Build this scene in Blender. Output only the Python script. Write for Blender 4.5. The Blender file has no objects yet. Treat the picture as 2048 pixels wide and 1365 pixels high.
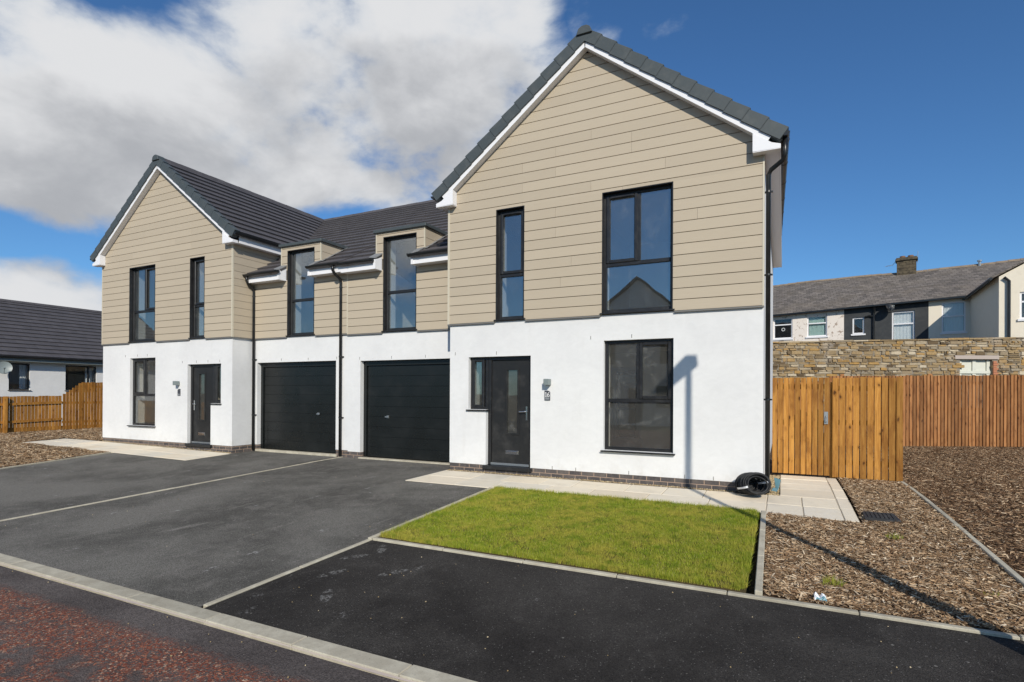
import bpy, bmesh, math, random
import numpy as np
from mathutils import Vector, Matrix
random.seed(7)
RNG = np.random.default_rng(11)
SC = bpy.context.scene
COL = SC.collection
rad = math.radians

# ------------------------------------------------------------------ camera
F_PX, YAW, PITCH, ROLL = 1102.9, rad(26.171), rad(0.1536), rad(-0.2983)
CAM = Vector((5.8185, -9.1, 1.4801))
cam = bpy.data.cameras.new('camera')
cam.sensor_width = 36.0
cam.lens = F_PX / 2048 * 36.0
cam.shift_y = (786.07 - 682.5) / 2048
cam.clip_start = 0.05
cam.clip_end = 6000
cam_o = bpy.data.objects.new('camera', cam)
COL.objects.link(cam_o)


def cam_dir(r2, z3, d2):
    cr, sr, cp, sp = math.cos(ROLL), math.sin(ROLL), math.cos(PITCH), math.sin(PITCH)
    r = r2 * cr + z3 * sr
    z2 = -r2 * sr + z3 * cr
    d, z = cp * d2 - z2 * sp, z2 * cp + d2 * sp
    c, s = math.cos(YAW), math.sin(YAW)
    return Vector((-s * d + c * r, c * d + s * r, z))


ax, ay, az = cam_dir(1, 0, 0), cam_dir(0, 1, 0), -cam_dir(0, 0, 1)
cam_o.matrix_world = Matrix(((ax.x, ay.x, az.x, CAM.x), (ax.y, ay.y, az.y, CAM.y), (ax.z, ay.z, az.z, CAM.z), (0, 0, 0, 1)))
SC.camera = cam_o

# ------------------------------------------------------------------ view, sun, sky
SC.view_settings.view_transform = 'Standard'
SC.view_settings.look = 'None'
SC.view_settings.exposure = 0.0
SC.view_settings.gamma = 1.0
SUN_EL = rad(30.5)
SUN_AZ = math.atan2(0.533, -0.846)          # from +Y towards +X
SUN_POS = Vector((math.sin(SUN_AZ) * math.cos(SUN_EL), math.cos(SUN_AZ) * math.cos(SUN_EL), math.sin(SUN_EL)))
sl = bpy.data.lights.new('sun', 'SUN')
sl.energy = 4.2
sl.angle = rad(0.53)
sl.color = (1.0, 0.93, 0.81)
so = bpy.data.objects.new('sun', sl)
COL.objects.link(so)
so.location = SUN_POS * 60
so.rotation_euler = SUN_POS.to_track_quat('Z', 'Y').to_euler()

world = bpy.data.worlds.new('World')
SC.world = world
world.use_nodes = True
SKY_STRENGTH = 0.095


class NT:
    """small node-tree helper"""
    def __init__(self, tree):
        self.t = tree

    def n(self, kind, **kw):
        nd = self.t.nodes.new(kind)
        for k, v in kw.items():
            if hasattr(nd, k):
                setattr(nd, k, v)
            else:
                self.set(nd, k.replace('_', ' '), v)
        return nd

    def set(self, nd, name, v):
        s = nd.inputs[name]
        if isinstance(v, bpy.types.NodeSocket):
            self.t.links.new(v, s)
        else:
            s.default_value = v

    def l(self, a, b):
        self.t.links.new(a, b)

    def math(self, op, a, b=None, c=None, clamp=False):
        m = self.t.nodes.new('ShaderNodeMath')
        m.operation = op
        m.use_clamp = clamp
        for i, v in enumerate((a, b, c)):
            if v is None:
                continue
            if isinstance(v, bpy.types.NodeSocket):
                self.l(v, m.inputs[i])
            else:
                m.inputs[i].default_value = v
        return m.outputs[0]

    def mix(self, fac, a, b, blend='MIX'):
        m = self.t.nodes.new('ShaderNodeMix')
        m.data_type = 'RGBA'
        m.blend_type = blend
        for idx, v in ((0, fac), (6, a), (7, b)):
            if isinstance(v, bpy.types.NodeSocket):
                self.l(v, m.inputs[idx])
            elif idx == 0:
                m.inputs[idx].default_value = v
            else:
                m.inputs[idx].default_value = tuple(v) + ((1,) if len(v) == 3 else ())
        return m.outputs[2]

    def ramp(self, fac, stops, interp='LINEAR'):
        r = self.t.nodes.new('ShaderNodeValToRGB')
        r.color_ramp.interpolation = interp
        el = r.color_ramp.elements
        while len(el) < len(stops):
            el.new(0.5)
        for e, (p, c) in zip(el, stops):
            e.position = p
            e.color = (c, c, c, 1) if isinstance(c, (int, float)) else tuple(c) + ((1,) if len(c) == 3 else ())
        self.l(fac, r.inputs[0])
        return r.outputs[0]

    def noise(self, vec, scale, detail=4, rough=0.55, dist=0.0):
        nd = self.t.nodes.new('ShaderNodeTexNoise')
        self.l(vec, nd.inputs['Vector'])
        nd.inputs['Scale'].default_value = scale
        nd.inputs['Detail'].default_value = detail
        nd.inputs['Roughness'].default_value = rough
        nd.inputs['Distortion'].default_value = dist
        return nd.outputs[0]

    def voro(self, vec, scale, feature='F1', out='Distance', rnd=1.0):
        nd = self.t.nodes.new('ShaderNodeTexVoronoi')
        nd.feature = feature
        self.l(vec, nd.inputs['Vector'])
        nd.inputs['Scale'].default_value = scale
        nd.inputs['Randomness'].default_value = rnd
        return nd.outputs[out]

    def scale(self, vec, s, loc=(0, 0, 0), rot=(0, 0, 0)):
        m = self.t.nodes.new('ShaderNodeMapping')
        self.l(vec, m.inputs['Vector'])
        m.inputs['Scale'].default_value = s
        m.inputs['Location'].default_value = loc
        m.inputs['Rotation'].default_value = rot
        return m.outputs[0]

    def smooth(self, v, a, b, lo=0.0, hi=1.0):
        m = self.t.nodes.new('ShaderNodeMapRange')
        m.interpolation_type = 'SMOOTHSTEP'
        self.l(v, m.inputs[0])
        for i, x in enumerate((a, b, lo, hi)):
            m.inputs[i + 1].default_value = x
        return m.outputs[0]


def build_world():
    w = NT(world.node_tree)
    t = world.node_tree
    t.nodes.clear()
    out = w.n('ShaderNodeOutputWorld')
    sky = w.n('ShaderNodeTexSky')
    sky.sky_type = 'NISHITA'
    sky.sun_disc = False
    sky.sun_elevation = SUN_EL
    sky.sun_rotation = SUN_AZ
    sky.altitude = 0
    sky.air_density = 1.0
    sky.dust_density = 0.35
    sky.ozone_density = 2.5
    d = w.n('ShaderNodeTexCoord').outputs['Generated']

    def field(vec, detail):
        """cloud density in a direction: soft banks plus turbulence on a layer overhead"""
        sep = w.n('ShaderNodeSeparateXYZ')
        w.l(vec, sep.inputs[0])
        p = w.scale(vec, (1, 1, 1.7))
        az = w.math('ARCTAN2', sep.outputs[0], sep.outputs[1])
        el = w.math('ARCSINE', sep.outputs[2])
        total = None
        for (a, e, ra, re, amp) in BANKS:
            u = w.math('DIVIDE', w.math('SUBTRACT', az, a), ra)
            v = w.math('DIVIDE', w.math('SUBTRACT', el, e), re)
            r2 = w.math('ADD', w.math('MULTIPLY', u, u), w.math('MULTIPLY', v, v))
            b = w.smooth(r2, 2.8, 0.0, 0.0, amp)
            total = b if total is None else w.math('MAXIMUM', total, b)
        big = w.noise(p, 4.3, detail, 0.555, 0.15)
        return w.math('ADD', w.math('SUBTRACT', total, 0.23), w.math('MULTIPLY', w.math('SUBTRACT', big, 0.5), 2.0)), p

    dens, p = field(d, 8)
    up = w.n('ShaderNodeVectorMath', operation='ADD')
    w.l(d, up.inputs[0])
    up.inputs[1].default_value = (0.035, -0.03, 0.075)
    nrm = w.n('ShaderNodeVectorMath', operation='NORMALIZE')
    w.l(up.outputs[0], nrm.inputs[0])
    above, _ = field(nrm.outputs[0], 6)
    cover = w.smooth(dens, 0.15, 0.55)
    # tops catch the sun, bases under thick cloud turn grey
    dark = w.smooth(above, 0.22, 1.0)
    thin = w.smooth(dens, 0.2, 0.7)
    light = w.mix(thin, (0.50, 0.57, 0.66), (0.75, 0.757, 0.772))
    ccol = w.mix(dark, light, (0.42, 0.435, 0.465))
    tint = w.mix(1.0, sky.outputs[0], (0.53, 0.87, 1.18), 'MULTIPLY')
    b1 = w.n('ShaderNodeBackground')
    w.l(tint, b1.inputs[0])
    b1.inputs[1].default_value = SKY_STRENGTH
    b2 = w.n('ShaderNodeBackground')
    w.l(ccol, b2.inputs[0])
    b2.inputs[1].default_value = 1.0
    ms = w.n('ShaderNodeMixShader')
    w.l(cover, ms.inputs[0])
    w.l(b1.outputs[0], ms.inputs[1])
    w.l(b2.outputs[0], ms.inputs[2])
    w.l(ms.outputs[0], out.inputs[0])


# cloud banks: azimuth, elevation, half widths, weight
BANKS = [(-1.146, 0.407, 0.18, 0.10, 0.85), (-0.96, 0.400, 0.229, 0.105, 0.92), (-0.703, 0.478, 0.276, 0.142, 0.90), (-0.518, 0.532, 0.16, 0.115, 0.82),
         (-0.794, 0.381, 0.13, 0.065, 0.85), (-0.90, 0.372, 0.15, 0.055, 0.85), (-0.616, 0.435, 0.106, 0.05, 0.75), (-1.145, 0.31, 0.125, 0.075, 0.92),
         (-1.176, 0.135, 0.12, 0.045, 0.92), (-0.311, 0.593, 0.060, 0.042, 0.58), (-0.189, 0.588, 0.065, 0.034, 0.50), (-0.59, 0.610, 0.20, 0.06, 0.85),
         (-1.35, 0.35, 0.16, 0.18, 0.7), (2.6, 0.35, 0.5, 0.2, 0.55), (-2.2, 0.4, 0.6, 0.2, 0.55), (0.0, 1.40, 6.0, 0.22, 0.6)]
build_world()

# ------------------------------------------------------------------ object helpers


def wloc(o):
    v = Vector((0, 0, 0))
    while o is not None:
        v += o.location
        o = o.parent
    return v


def thing(name, label, cat, loc=(0, 0, 0), group=None):
    o = bpy.data.objects.new(name, None)
    o.empty_display_size = 0.2
    COL.objects.link(o)
    o.location = loc
    o['label'] = label
    o['category'] = cat
    if group:
        o['group'] = group
    return o


def tag(o, label, cat, group=None):
    o['label'] = label
    o['category'] = cat
    if group:
        o['group'] = group
    return o


def struct(o, kind='structure'):
    o['kind'] = kind
    return o


class MB:
    """collects geometry in world coordinates; xf maps builder coordinates to world"""
    def __init__(self, xf=None):
        self.v, self.f, self.m, self.xf, self.starts = [], [], [], xf, []

    def build_each(self, name, mat, parent=None, **kw):
        """every added piece as an object of its own"""
        out = []
        bounds = sorted(set(self.starts)) + [len(self.v)]
        for a, b in zip(bounds, bounds[1:]):
            q = MB()
            q.v = self.v[a:b]
            for f, m in zip(self.f, self.m):
                if a <= f[0] < b:
                    q.f.append(tuple(i - a for i in f))
                    q.m.append(m)
            out.append(q.build(name, mat, parent, **kw))
        return out

    def pt(self, p):
        return tuple(self.xf(*p)) if self.xf else tuple(p)

    def add(self, verts, faces, mi=0):
        b = len(self.v)
        self.starts.append(b)
        self.v += [self.pt(p) for p in verts]
        self.f += [tuple(b + i for i in f) for f in faces]
        self.m += [mi] * len(faces)
        return self

    def poly(self, pts, mi=0):
        return self.add(pts, [tuple(range(len(pts)))], mi)

    def box(self, x0, x1, y0, y1, z0, z1, mi=0):
        return self.hexa([(x0, y0, z0), (x1, y0, z0), (x1, y1, z0), (x0, y1, z0), (x0, y0, z1), (x1, y0, z1), (x1, y1, z1), (x0, y1, z1)], mi)

    def hexa(self, p, mi=0):
        return self.add(p, [(0, 3, 2, 1), (4, 5, 6, 7), (0, 1, 5, 4), (1, 2, 6, 5), (2, 3, 7, 6), (3, 0, 4, 7)], mi)

    def prism(self, pts, vec, mi=0):
        n = len(pts)
        q = [tuple(a + b for a, b in zip(p, vec)) for p in pts]
        fs = [tuple(range(n))[::-1], tuple(range(n, 2 * n))] + [(i, (i + 1) % n, n + (i + 1) % n, n + i) for i in range(n)]
        return self.add(list(pts) + q, fs, mi)

    def tube(self, path, r, n=10, mi=0, closed=False, caps=True):
        pts = [Vector(p) for p in path]
        k = len(pts)
        rings = []
        up = Vector((0.13, 0.21, 0.97)).normalized()
        for i in range(k):
            a = pts[i - 1] if (i > 0 or closed) else pts[i]
            b = pts[(i + 1) % k] if (i < k - 1 or closed) else pts[i]
            t = (b - a).normalized()
            s = t.cross(up)
            if s.length < 1e-3:
                s = t.cross(Vector((1, 0, 0)))
            s.normalize()
            q = s.cross(t)
            rr = r[i] if isinstance(r, (list, tuple)) else r
            rings.append([tuple(pts[i] + (s * math.cos(2 * math.pi * j / n) + q * math.sin(2 * math.pi * j / n)) * rr) for j in range(n)])
        vs = [p for ring in rings for p in ring]
        fs = []
        for i in range(k if closed else k - 1):
            for j in range(n):
                a, b = i * n + j, i * n + (j + 1) % n
                c, d = ((i + 1) % k) * n + (j + 1) % n, ((i + 1) % k) * n + j
                fs.append((a, b, c, d))
        if caps and not closed:
            fs += [tuple(range(n))[::-1], tuple(range((k - 1) * n, k * n))]
        return self.add(vs, fs, mi)

    def build(self, name, mat, parent=None, recalc=True, smooth=False, bevel=0.0):
        me = bpy.data.meshes.new(name)
        off = wloc(parent)
        me.from_pydata([(x - off.x, y - off.y, z - off.z) for x, y, z in self.v], [], self.f)
        mats = mat if isinstance(mat, (list, tuple)) else [mat]
        for m in mats:
            me.materials.append(m)
        if len(mats) > 1:
            me.polygons.foreach_set('material_index', self.m)
        if recalc or bevel:
            bm = bmesh.new()
            bm.from_mesh(me)
            if recalc:
                bmesh.ops.recalc_face_normals(bm, faces=bm.faces)
            if bevel:
                bmesh.ops.bevel(bm, geom=list(bm.edges), offset=bevel, segments=1, affect='EDGES', clamp_overlap=True)
            bm.to_mesh(me)
            bm.free()
        if smooth:
            me.polygons.foreach_set('use_smooth', [True] * len(me.polygons))
        o = bpy.data.objects.new(name, me)
        COL.objects.link(o)
        if parent:
            o.parent = parent
        return o


def np_mesh(name, verts, nper, mat, parent=None):
    """verts: (N*nper,3) array, one n-gon per group of nper vertices"""
    nf = len(verts) // nper
    me = bpy.data.meshes.new(name)
    me.vertices.add(len(verts))
    me.vertices.foreach_set('co', np.ascontiguousarray(verts, dtype=np.float32).ravel())
    me.loops.add(nf * nper)
    me.loops.foreach_set('vertex_index', np.arange(nf * nper, dtype=np.int32))
    me.polygons.add(nf)
    me.polygons.foreach_set('loop_start', np.arange(0, nf * nper, nper, dtype=np.int32))
    me.polygons.foreach_set('loop_total', np.full(nf, nper, dtype=np.int32))
    me.update(calc_edges=True)
    me.validate()
    me.materials.append(mat)
    o = bpy.data.objects.new(name, me)
    COL.objects.link(o)
    if parent:
        o.parent = parent
    return o


# ------------------------------------------------------------------ materials


def mat(name, color=(0.5, 0.5, 0.5), rough=0.6, spec=0.5, metal=0.0, fn=None):
    m = bpy.data.materials.new(name)
    m.use_nodes = True
    w = NT(m.node_tree)
    b = m.node_tree.nodes['Principled BSDF']
    b.inputs['Base Color'].default_value = tuple(color) + (1,)
    b.inputs['Roughness'].default_value = rough
    b.inputs['Specular IOR Level'].default_value = spec
    b.inputs['Metallic'].default_value = metal
    if fn:
        geo = w.n('ShaderNodeNewGeometry')
        fn(w, b, geo.outputs['Position'], geo.outputs['Random Per Island'])
    return m


def bump(w, b, h, strength=0.3, dist=0.01):
    bp = w.n('ShaderNodeBump')
    bp.inputs['Strength'].default_value = strength
    bp.inputs['Distance'].default_value = dist
    w.l(h, bp.inputs['Height'])
    w.l(bp.outputs[0], b.inputs['Normal'])


def vary(w, col, fac, amt):
    """multiply a colour by 1 +- amt following fac"""
    f = w.math('MULTIPLY_ADD', fac, 2 * amt, 1 - amt)
    c = w.n('ShaderNodeCombineXYZ')
    for i in range(3):
        w.l(f, c.inputs[i])
    return w.mix(1.0, col, c.outputs[0], 'MULTIPLY')


def f_render(w, b, p, rnd):
    n = w.noise(p, 0.9, 5, 0.6)
    c = w.mix(w.smooth(n, 0.3, 0.75), (0.735, 0.738, 0.735), (0.665, 0.668, 0.67))
    st = w.noise(w.scale(p, (5, 5, 0.5)), 1.0, 5, 0.6)
    c = w.mix(w.smooth(st, 0.55, 0.8, 0, 0.25), c, (0.60, 0.59, 0.565))
    # rain splash and dust just over the brick course
    sz = w.n('ShaderNodeSeparateXYZ')
    w.l(p, sz.inputs[0])
    low = w.math('MULTIPLY', w.smooth(sz.outputs[2], 0.45, 0.14), w.smooth(w.noise(p, 5, 5, 0.65), 0.42, 0.75, 0, 0.35))
    c = w.mix(low, c, (0.48, 0.45, 0.40))
    tr_ = w.noise(w.scale(p, (1, 1, 1.6)), 7, 4, 0.6, 0.8)
    c = vary(w, c, tr_, 0.07)
    w.l(c, b.inputs['Base Color'])
    bump(w, b, w.noise(p, 260, 3, 0.7), 0.25, 0.004)


def f_clad(w, b, p, rnd):
    g = w.noise(w.scale(p, (2.2, 2.2, 60)), 1.6, 6, 0.65, 0.4)
    c = vary(w, (0.470, 0.402, 0.308, 1), rnd, 0.04)
    c = w.mix(w.smooth(g, 0.35, 0.75, 0, 0.16), c, (0.36, 0.305, 0.21))
    d = w.noise(p, 0.8, 4, 0.6)
    c = w.mix(w.smooth(d, 0.45, 0.8, 0, 0.13), c, (0.55, 0.49, 0.38))
    w.l(c, b.inputs['Base Color'])
    bump(w, b, g, 0.35, 0.004)


def f_brick(w, b, p, rnd):
    s = w.n('ShaderNodeSeparateXYZ')
    w.l(p, s.inputs[0])
    com = w.n('ShaderNodeCombineXYZ')
    w.l(w.math('ADD', s.outputs[0], s.outputs[1]), com.inputs[0])
    w.l(s.outputs[2], com.inputs[1])
    br = w.n('ShaderNodeTexBrick')
    w.l(com.outputs[0], br.inputs['Vector'])
    br.inputs['Scale'].default_value = 1
    br.inputs['Brick Width'].default_value = 0.225
    br.inputs['Row Height'].default_value = 0.075
    br.inputs['Mortar Size'].default_value = 0.006
    br.inputs['Mortar Smooth'].default_value = 0.2
    br.inputs['Color1'].default_value = (0.062, 0.058, 0.062, 1)
    br.inputs['Color2'].default_value = (0.12, 0.105, 0.10, 1)
    br.inputs['Mortar'].default_value = (0.42, 0.30, 0.22, 1)
    n = w.noise(p, 14, 5, 0.65)
    c = w.mix(w.smooth(n, 0.4, 0.75, 0, 0.35), br.outputs['Color'], (0.26, 0.21, 0.17))
    w.l(c, b.inputs['Base Color'])
    bump(w, b, w.math('MULTIPLY', br.outputs['Fac'], -1), 0.6, 0.01)


def tile_fn(base, joint_axis):
    def f(w, b, p, rnd):
        s = w.n('ShaderNodeSeparateXYZ')
        w.l(p, s.inputs[0])
        v = s.outputs[joint_axis]
        # faint vertical joints, staggered from course to course
        q = w.math('ADD', w.math('DIVIDE', v, 0.295), w.math('MULTIPLY', w.math('ROUND', w.math('MULTIPLY', rnd, 40)), 0.5))
        fr = w.math('ABSOLUTE', w.math('SUBTRACT', w.math('FRACT', q), 0.5))
        joint = w.smooth(fr, 0.478, 0.492)
        n = w.noise(p, 3, 6, 0.65)
        c = vary(w, tuple(base) + (1,), n, 0.22)
        cell = w.n('ShaderNodeTexWhiteNoise', noise_dimensions='2D')
        com = w.n('ShaderNodeCombineXYZ')
        w.l(w.math('FLOOR', q), com.inputs[0])
        w.l(rnd, com.inputs[1])
        w.l(com.outputs[0], cell.inputs['Vector'])
        c = vary(w, c, cell.outputs['Value'], 0.10)
        c = w.mix(w.math('MULTIPLY', joint, 0.45), c, (0.02, 0.02, 0.02))
        w.l(c, b.inputs['Base Color'])
        bump(w, b, w.math('SUBTRACT', w.math('MULTIPLY', w.noise(p, 120, 3, 0.6), 0.3), joint), 0.3, 0.006)
    return f


def f_dusty(amt, scale=8):
    def f(w, b, p, rnd):
        base = tuple(b.inputs['Base Color'].default_value)
        n = w.noise(p, scale, 6, 0.65)
        c = w.mix(w.smooth(n, 0.45, 0.85, 0, amt), base, (0.4, 0.38, 0.35))
        w.l(c, b.inputs['Base Color'])
        w.l(w.math('MULTIPLY_ADD', n, 0.3, b.inputs['Roughness'].default_value - 0.1), b.inputs['Roughness'])
    return f


def f_concrete(w, b, p, rnd):
    n = w.noise(p, 6, 6, 0.65)
    c = w.mix(w.smooth(n, 0.35, 0.7), (0.38, 0.345, 0.27), (0.50, 0.465, 0.37))
    c = vary(w, c, rnd, 0.10)
    sp = w.noise(p, 90, 3, 0.7)
    c = w.mix(w.smooth(sp, 0.55, 0.75, 0, 0.6), c, (0.16, 0.15, 0.125))
    c = w.mix(w.smooth(w.noise(p, 2.3, 6, 0.7), 0.5, 0.75, 0, 0.45), c, (0.24, 0.22, 0.17))
    w.l(c, b.inputs['Base Color'])
    bump(w, b, sp, 0.4, 0.004)


def f_kerb_face(w, b, p, rnd):
    f_concrete(w, b, p, rnd)


def asphalt_fn(c1, c2, dust, marks, specks, prints=()):
    def f(w, b, p, rnd):
        big = w.noise(p, 0.55, 6, 0.6, 0.3)
        mid = w.noise(w.scale(p, (1, 1, 1), (0, 0, 0), (0, 0, 0.35)), 3.2, 6, 0.65, 0.6)
        c = w.mix(w.smooth(big, 0.34, 0.66), c1, c2)
        c = w.mix(w.smooth(mid, 0.42, 0.8, 0, 0.55 * dust), c, (0.18, 0.168, 0.152))
        # brushed tyre dust, long along the drive
        st = w.noise(w.scale(p, (3.0, 0.55, 1), (0, 0, 0), (0, 0, -1.15)), 1.4, 6, 0.7, 0.5)
        c = w.mix(w.smooth(st, 0.56, 0.82, 0, 0.55 * dust), c, (0.25, 0.235, 0.21))
        # scuffs and small pale footprints
        v = w.voro(w.scale(p, (1.5, 0.8, 1), (0.3, 0.2, 0), (0, 0, 0.6)), 1.5)
        sc = w.math('MULTIPLY', w.smooth(v, 0.15, 0.05), w.smooth(w.noise(p, 22, 4, 0.7), 0.5, 0.62, 0, marks))
        c = w.mix(sc, c, (0.36, 0.355, 0.34))
        for (fx, fy, fa) in prints:
            q = w.scale(p, (1, 1, 1), (0, 0, 0))
            mp = w.n('ShaderNodeMapping')
            mp.vector_type = 'TEXTURE'
            w.l(p, mp.inputs['Vector'])
            mp.inputs['Location'].default_value = (fx, fy, 0)
            mp.inputs['Rotation'].default_value = (0, 0, fa)
            mp.inputs['Scale'].default_value = (0.16, 0.055, 1)
            sx_ = w.n('ShaderNodeSeparateXYZ')
            w.l(mp.outputs[0], sx_.inputs[0])
            rr_ = w.math('ADD', w.math('POWER', w.math('ABSOLUTE', sx_.outputs[0]), 2.0), w.math('POWER', w.math('ABSOLUTE', sx_.outputs[1]), 2.0))
            shape = w.math('MULTIPLY', w.smooth(rr_, 1.0, 0.55), w.smooth(w.math('ABSOLUTE', w.math('ADD', sx_.outputs[0], 0.25)), 0.08, 0.22))
            tread = w.smooth(w.noise(p, 38, 4, 0.7), 0.42, 0.62, 0.0, 0.55)
            c = w.mix(w.math('MULTIPLY', shape, tread), c, (0.30, 0.295, 0.28))
        # aggregate grain
        g = w.voro(p, 150, out='Color')
        gs = w.n('ShaderNodeSeparateColor')
        w.l(g, gs.inputs[0])
        c = vary(w, c, gs.outputs[0], 0.42)
        c = w.mix(w.smooth(gs.outputs[1], 0.985, 0.995, 0, specks), c, (0.42, 0.40, 0.37))
        v2 = w.voro(p, 5)
        c = w.mix(w.smooth(v2, 0.06, 0.035, 0, specks), c, (0.48, 0.46, 0.42))
        w.l(c, b.inputs['Base Color'])
        bump(w, b, w.math('ADD', w.voro(p, 130), w.math('MULTIPLY', mid, 0.6)), 0.55, 0.008)
    return f


def f_road(w, b, p, rnd):
    sep = w.n('ShaderNodeSeparateXYZ')
    w.l(p, sep.inputs[0])
    big = w.noise(p, 0.8, 6, 0.65, 0.5)
    mid = w.noise(p, 4.5, 6, 0.7, 0.6)
    c = w.mix(w.smooth(big, 0.3, 0.7), (0.078, 0.067, 0.063), (0.130, 0.113, 0.105))
    edge = w.math('ADD', sep.outputs[1], w.math('MULTIPLY', w.math('SUBTRACT', mid, 0.5), 0.30))
    band = w.smooth(edge, -6.62, -6.78)
    # chippings survive thickest along the edge, in worn patches further out
    patch = w.smooth(w.math('ADD', mid, w.smooth(sep.outputs[1], -7.25, -6.7, 0.01, 0.14)), 0.42, 0.56)
    g = w.voro(p, 85, out='Color')
    gs = w.n('ShaderNodeSeparateColor')
    w.l(g, gs.inputs[0])
    chip = w.math('MULTIPLY', w.math('MULTIPLY', band, patch), w.smooth(gs.outputs[0], 0.42, 0.52))
    red = w.ramp(gs.outputs[1], [(0, (0.14, 0.042, 0.028)), (0.5, (0.26, 0.085, 0.052)), (0.85, (0.34, 0.155, 0.095)), (1, (0.50, 0.37, 0.27))])
    soft = w.math('MULTIPLY', band, w.smooth(mid, 0.3, 0.65, 0.1, 0.35))
    c = w.mix(soft, c, (0.135, 0.07, 0.055))
    c = vary(w, c, gs.outputs[2], 0.3)
    c = w.mix(chip, c, red)
    v2 = w.voro(p, 14)
    c = w.mix(w.smooth(v2, 0.07, 0.04, 0, 0.5), c, (0.42, 0.36, 0.31))
    w.l(c, b.inputs['Base Color'])
    bump(w, b, w.math('ADD', w.voro(p, 120), w.math('MULTIPLY', chip, 1.2)), 0.7, 0.008)


def f_slab(w, b, p, rnd):
    c = w.ramp(rnd, [(0, (0.68, 0.59, 0.455)), (0.3, (0.78, 0.69, 0.54)), (0.6, (0.71, 0.65, 0.54)), (0.8, (0.80, 0.685, 0.52)), (1, (0.63, 0.60, 0.52))])
    n = w.noise(p, 4.5, 6, 0.62, 0.6)
    c = w.mix(w.smooth(n, 0.4, 0.75, 0, 0.5), c, (0.72, 0.63, 0.48))
    n2 = w.noise(p, 2.2, 5, 0.6, 0.2)
    c = w.mix(w.smooth(n2, 0.5, 0.75, 0, 0.35), c, (0.44, 0.40, 0.33))
    w.l(c, b.inputs['Base Color'])
    bump(w, b, w.noise(p, 18, 6, 0.6), 0.35, 0.01)


def f_bark(w, b, p, rnd):
    c = w.ramp(rnd, [(0, (0.11, 0.062, 0.034)), (0.25, (0.23, 0.140, 0.075)), (0.5, (0.36, 0.235, 0.135)), (0.75, (0.48, 0.345, 0.21)), (0.92, (0.59, 0.46, 0.31)), (1, (0.68, 0.58, 0.44))])
    n = w.noise(p, 1.1, 4, 0.6)
    c = vary(w, c, n, 0.35)
    c = vary(w, c, w.noise(p, 4.5, 4, 0.6), 0.3)
    w.l(c, b.inputs['Base Color'])


def f_bark_dark(w, b, p, rnd):
    c = w.ramp(rnd, [(0, (0.065, 0.034, 0.018)), (0.35, (0.145, 0.082, 0.044)), (0.62, (0.26, 0.158, 0.088)), (0.85, (0.42, 0.29, 0.175)), (1, (0.60, 0.47, 0.32))])
    c = vary(w, c, w.noise(p, 0.9, 5, 0.65), 0.45)
    w.l(c, b.inputs['Base Color'])


def f_barkbed(w, b, p, rnd):
    v = w.voro(w.scale(p, (30, 70, 30)), 1.0, out='Color')
    s = w.n('ShaderNodeSeparateColor')
    w.l(v, s.inputs[0])
    c = w.ramp(s.outputs[0], [(0, (0.03, 0.018, 0.012)), (0.6, (0.11, 0.07, 0.045)), (1, (0.25, 0.18, 0.12))])
    w.l(c, b.inputs['Base Color'])
    bump(w, b, s.outputs[1], 0.8, 0.02)


def f_soil(w, b, p, rnd):
    n = w.noise(p, 20, 6, 0.7)
    w.l(w.mix(n, (0.045, 0.036, 0.018), (0.13, 0.095, 0.045)), b.inputs['Base Color'])
    bump(w, b, n, 0.7, 0.02)


def f_grass(w, b, p, rnd):
    n = w.noise(p, 1.6, 5, 0.65)
    n2 = w.noise(p, 7, 4, 0.65)
    c = w.ramp(rnd, [(0, (0.20, 0.285, 0.020)), (0.45, (0.335, 0.405, 0.032)), (0.8, (0.45, 0.475, 0.06)), (0.94, (0.54, 0.50, 0.12)), (1, (0.66, 0.56, 0.28))])
    c = w.mix(w.smooth(n, 0.40, 0.62, 0, 0.7), c, (0.54, 0.47, 0.09))
    c = w.mix(w.smooth(n2, 0.48, 0.66, 0, 0.7), c, (0.17, 0.275, 0.02))
    n3 = w.noise(p, 26, 3, 0.6)
    c = vary(w, c, n3, 0.55)
    w.l(c, b.inputs['Base Color'])
    tr = w.n('ShaderNodeBsdfTranslucent')
    w.l(c, tr.inputs[0])
    ms = w.n('ShaderNodeMixShader')
    ms.inputs[0].default_value = 0.4
    w.l(b.outputs[0], ms.inputs[1])
    w.l(tr.outputs[0], ms.inputs[2])
    w.l(ms.outputs[0], w.t.nodes['Material Output'].inputs[0])


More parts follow.
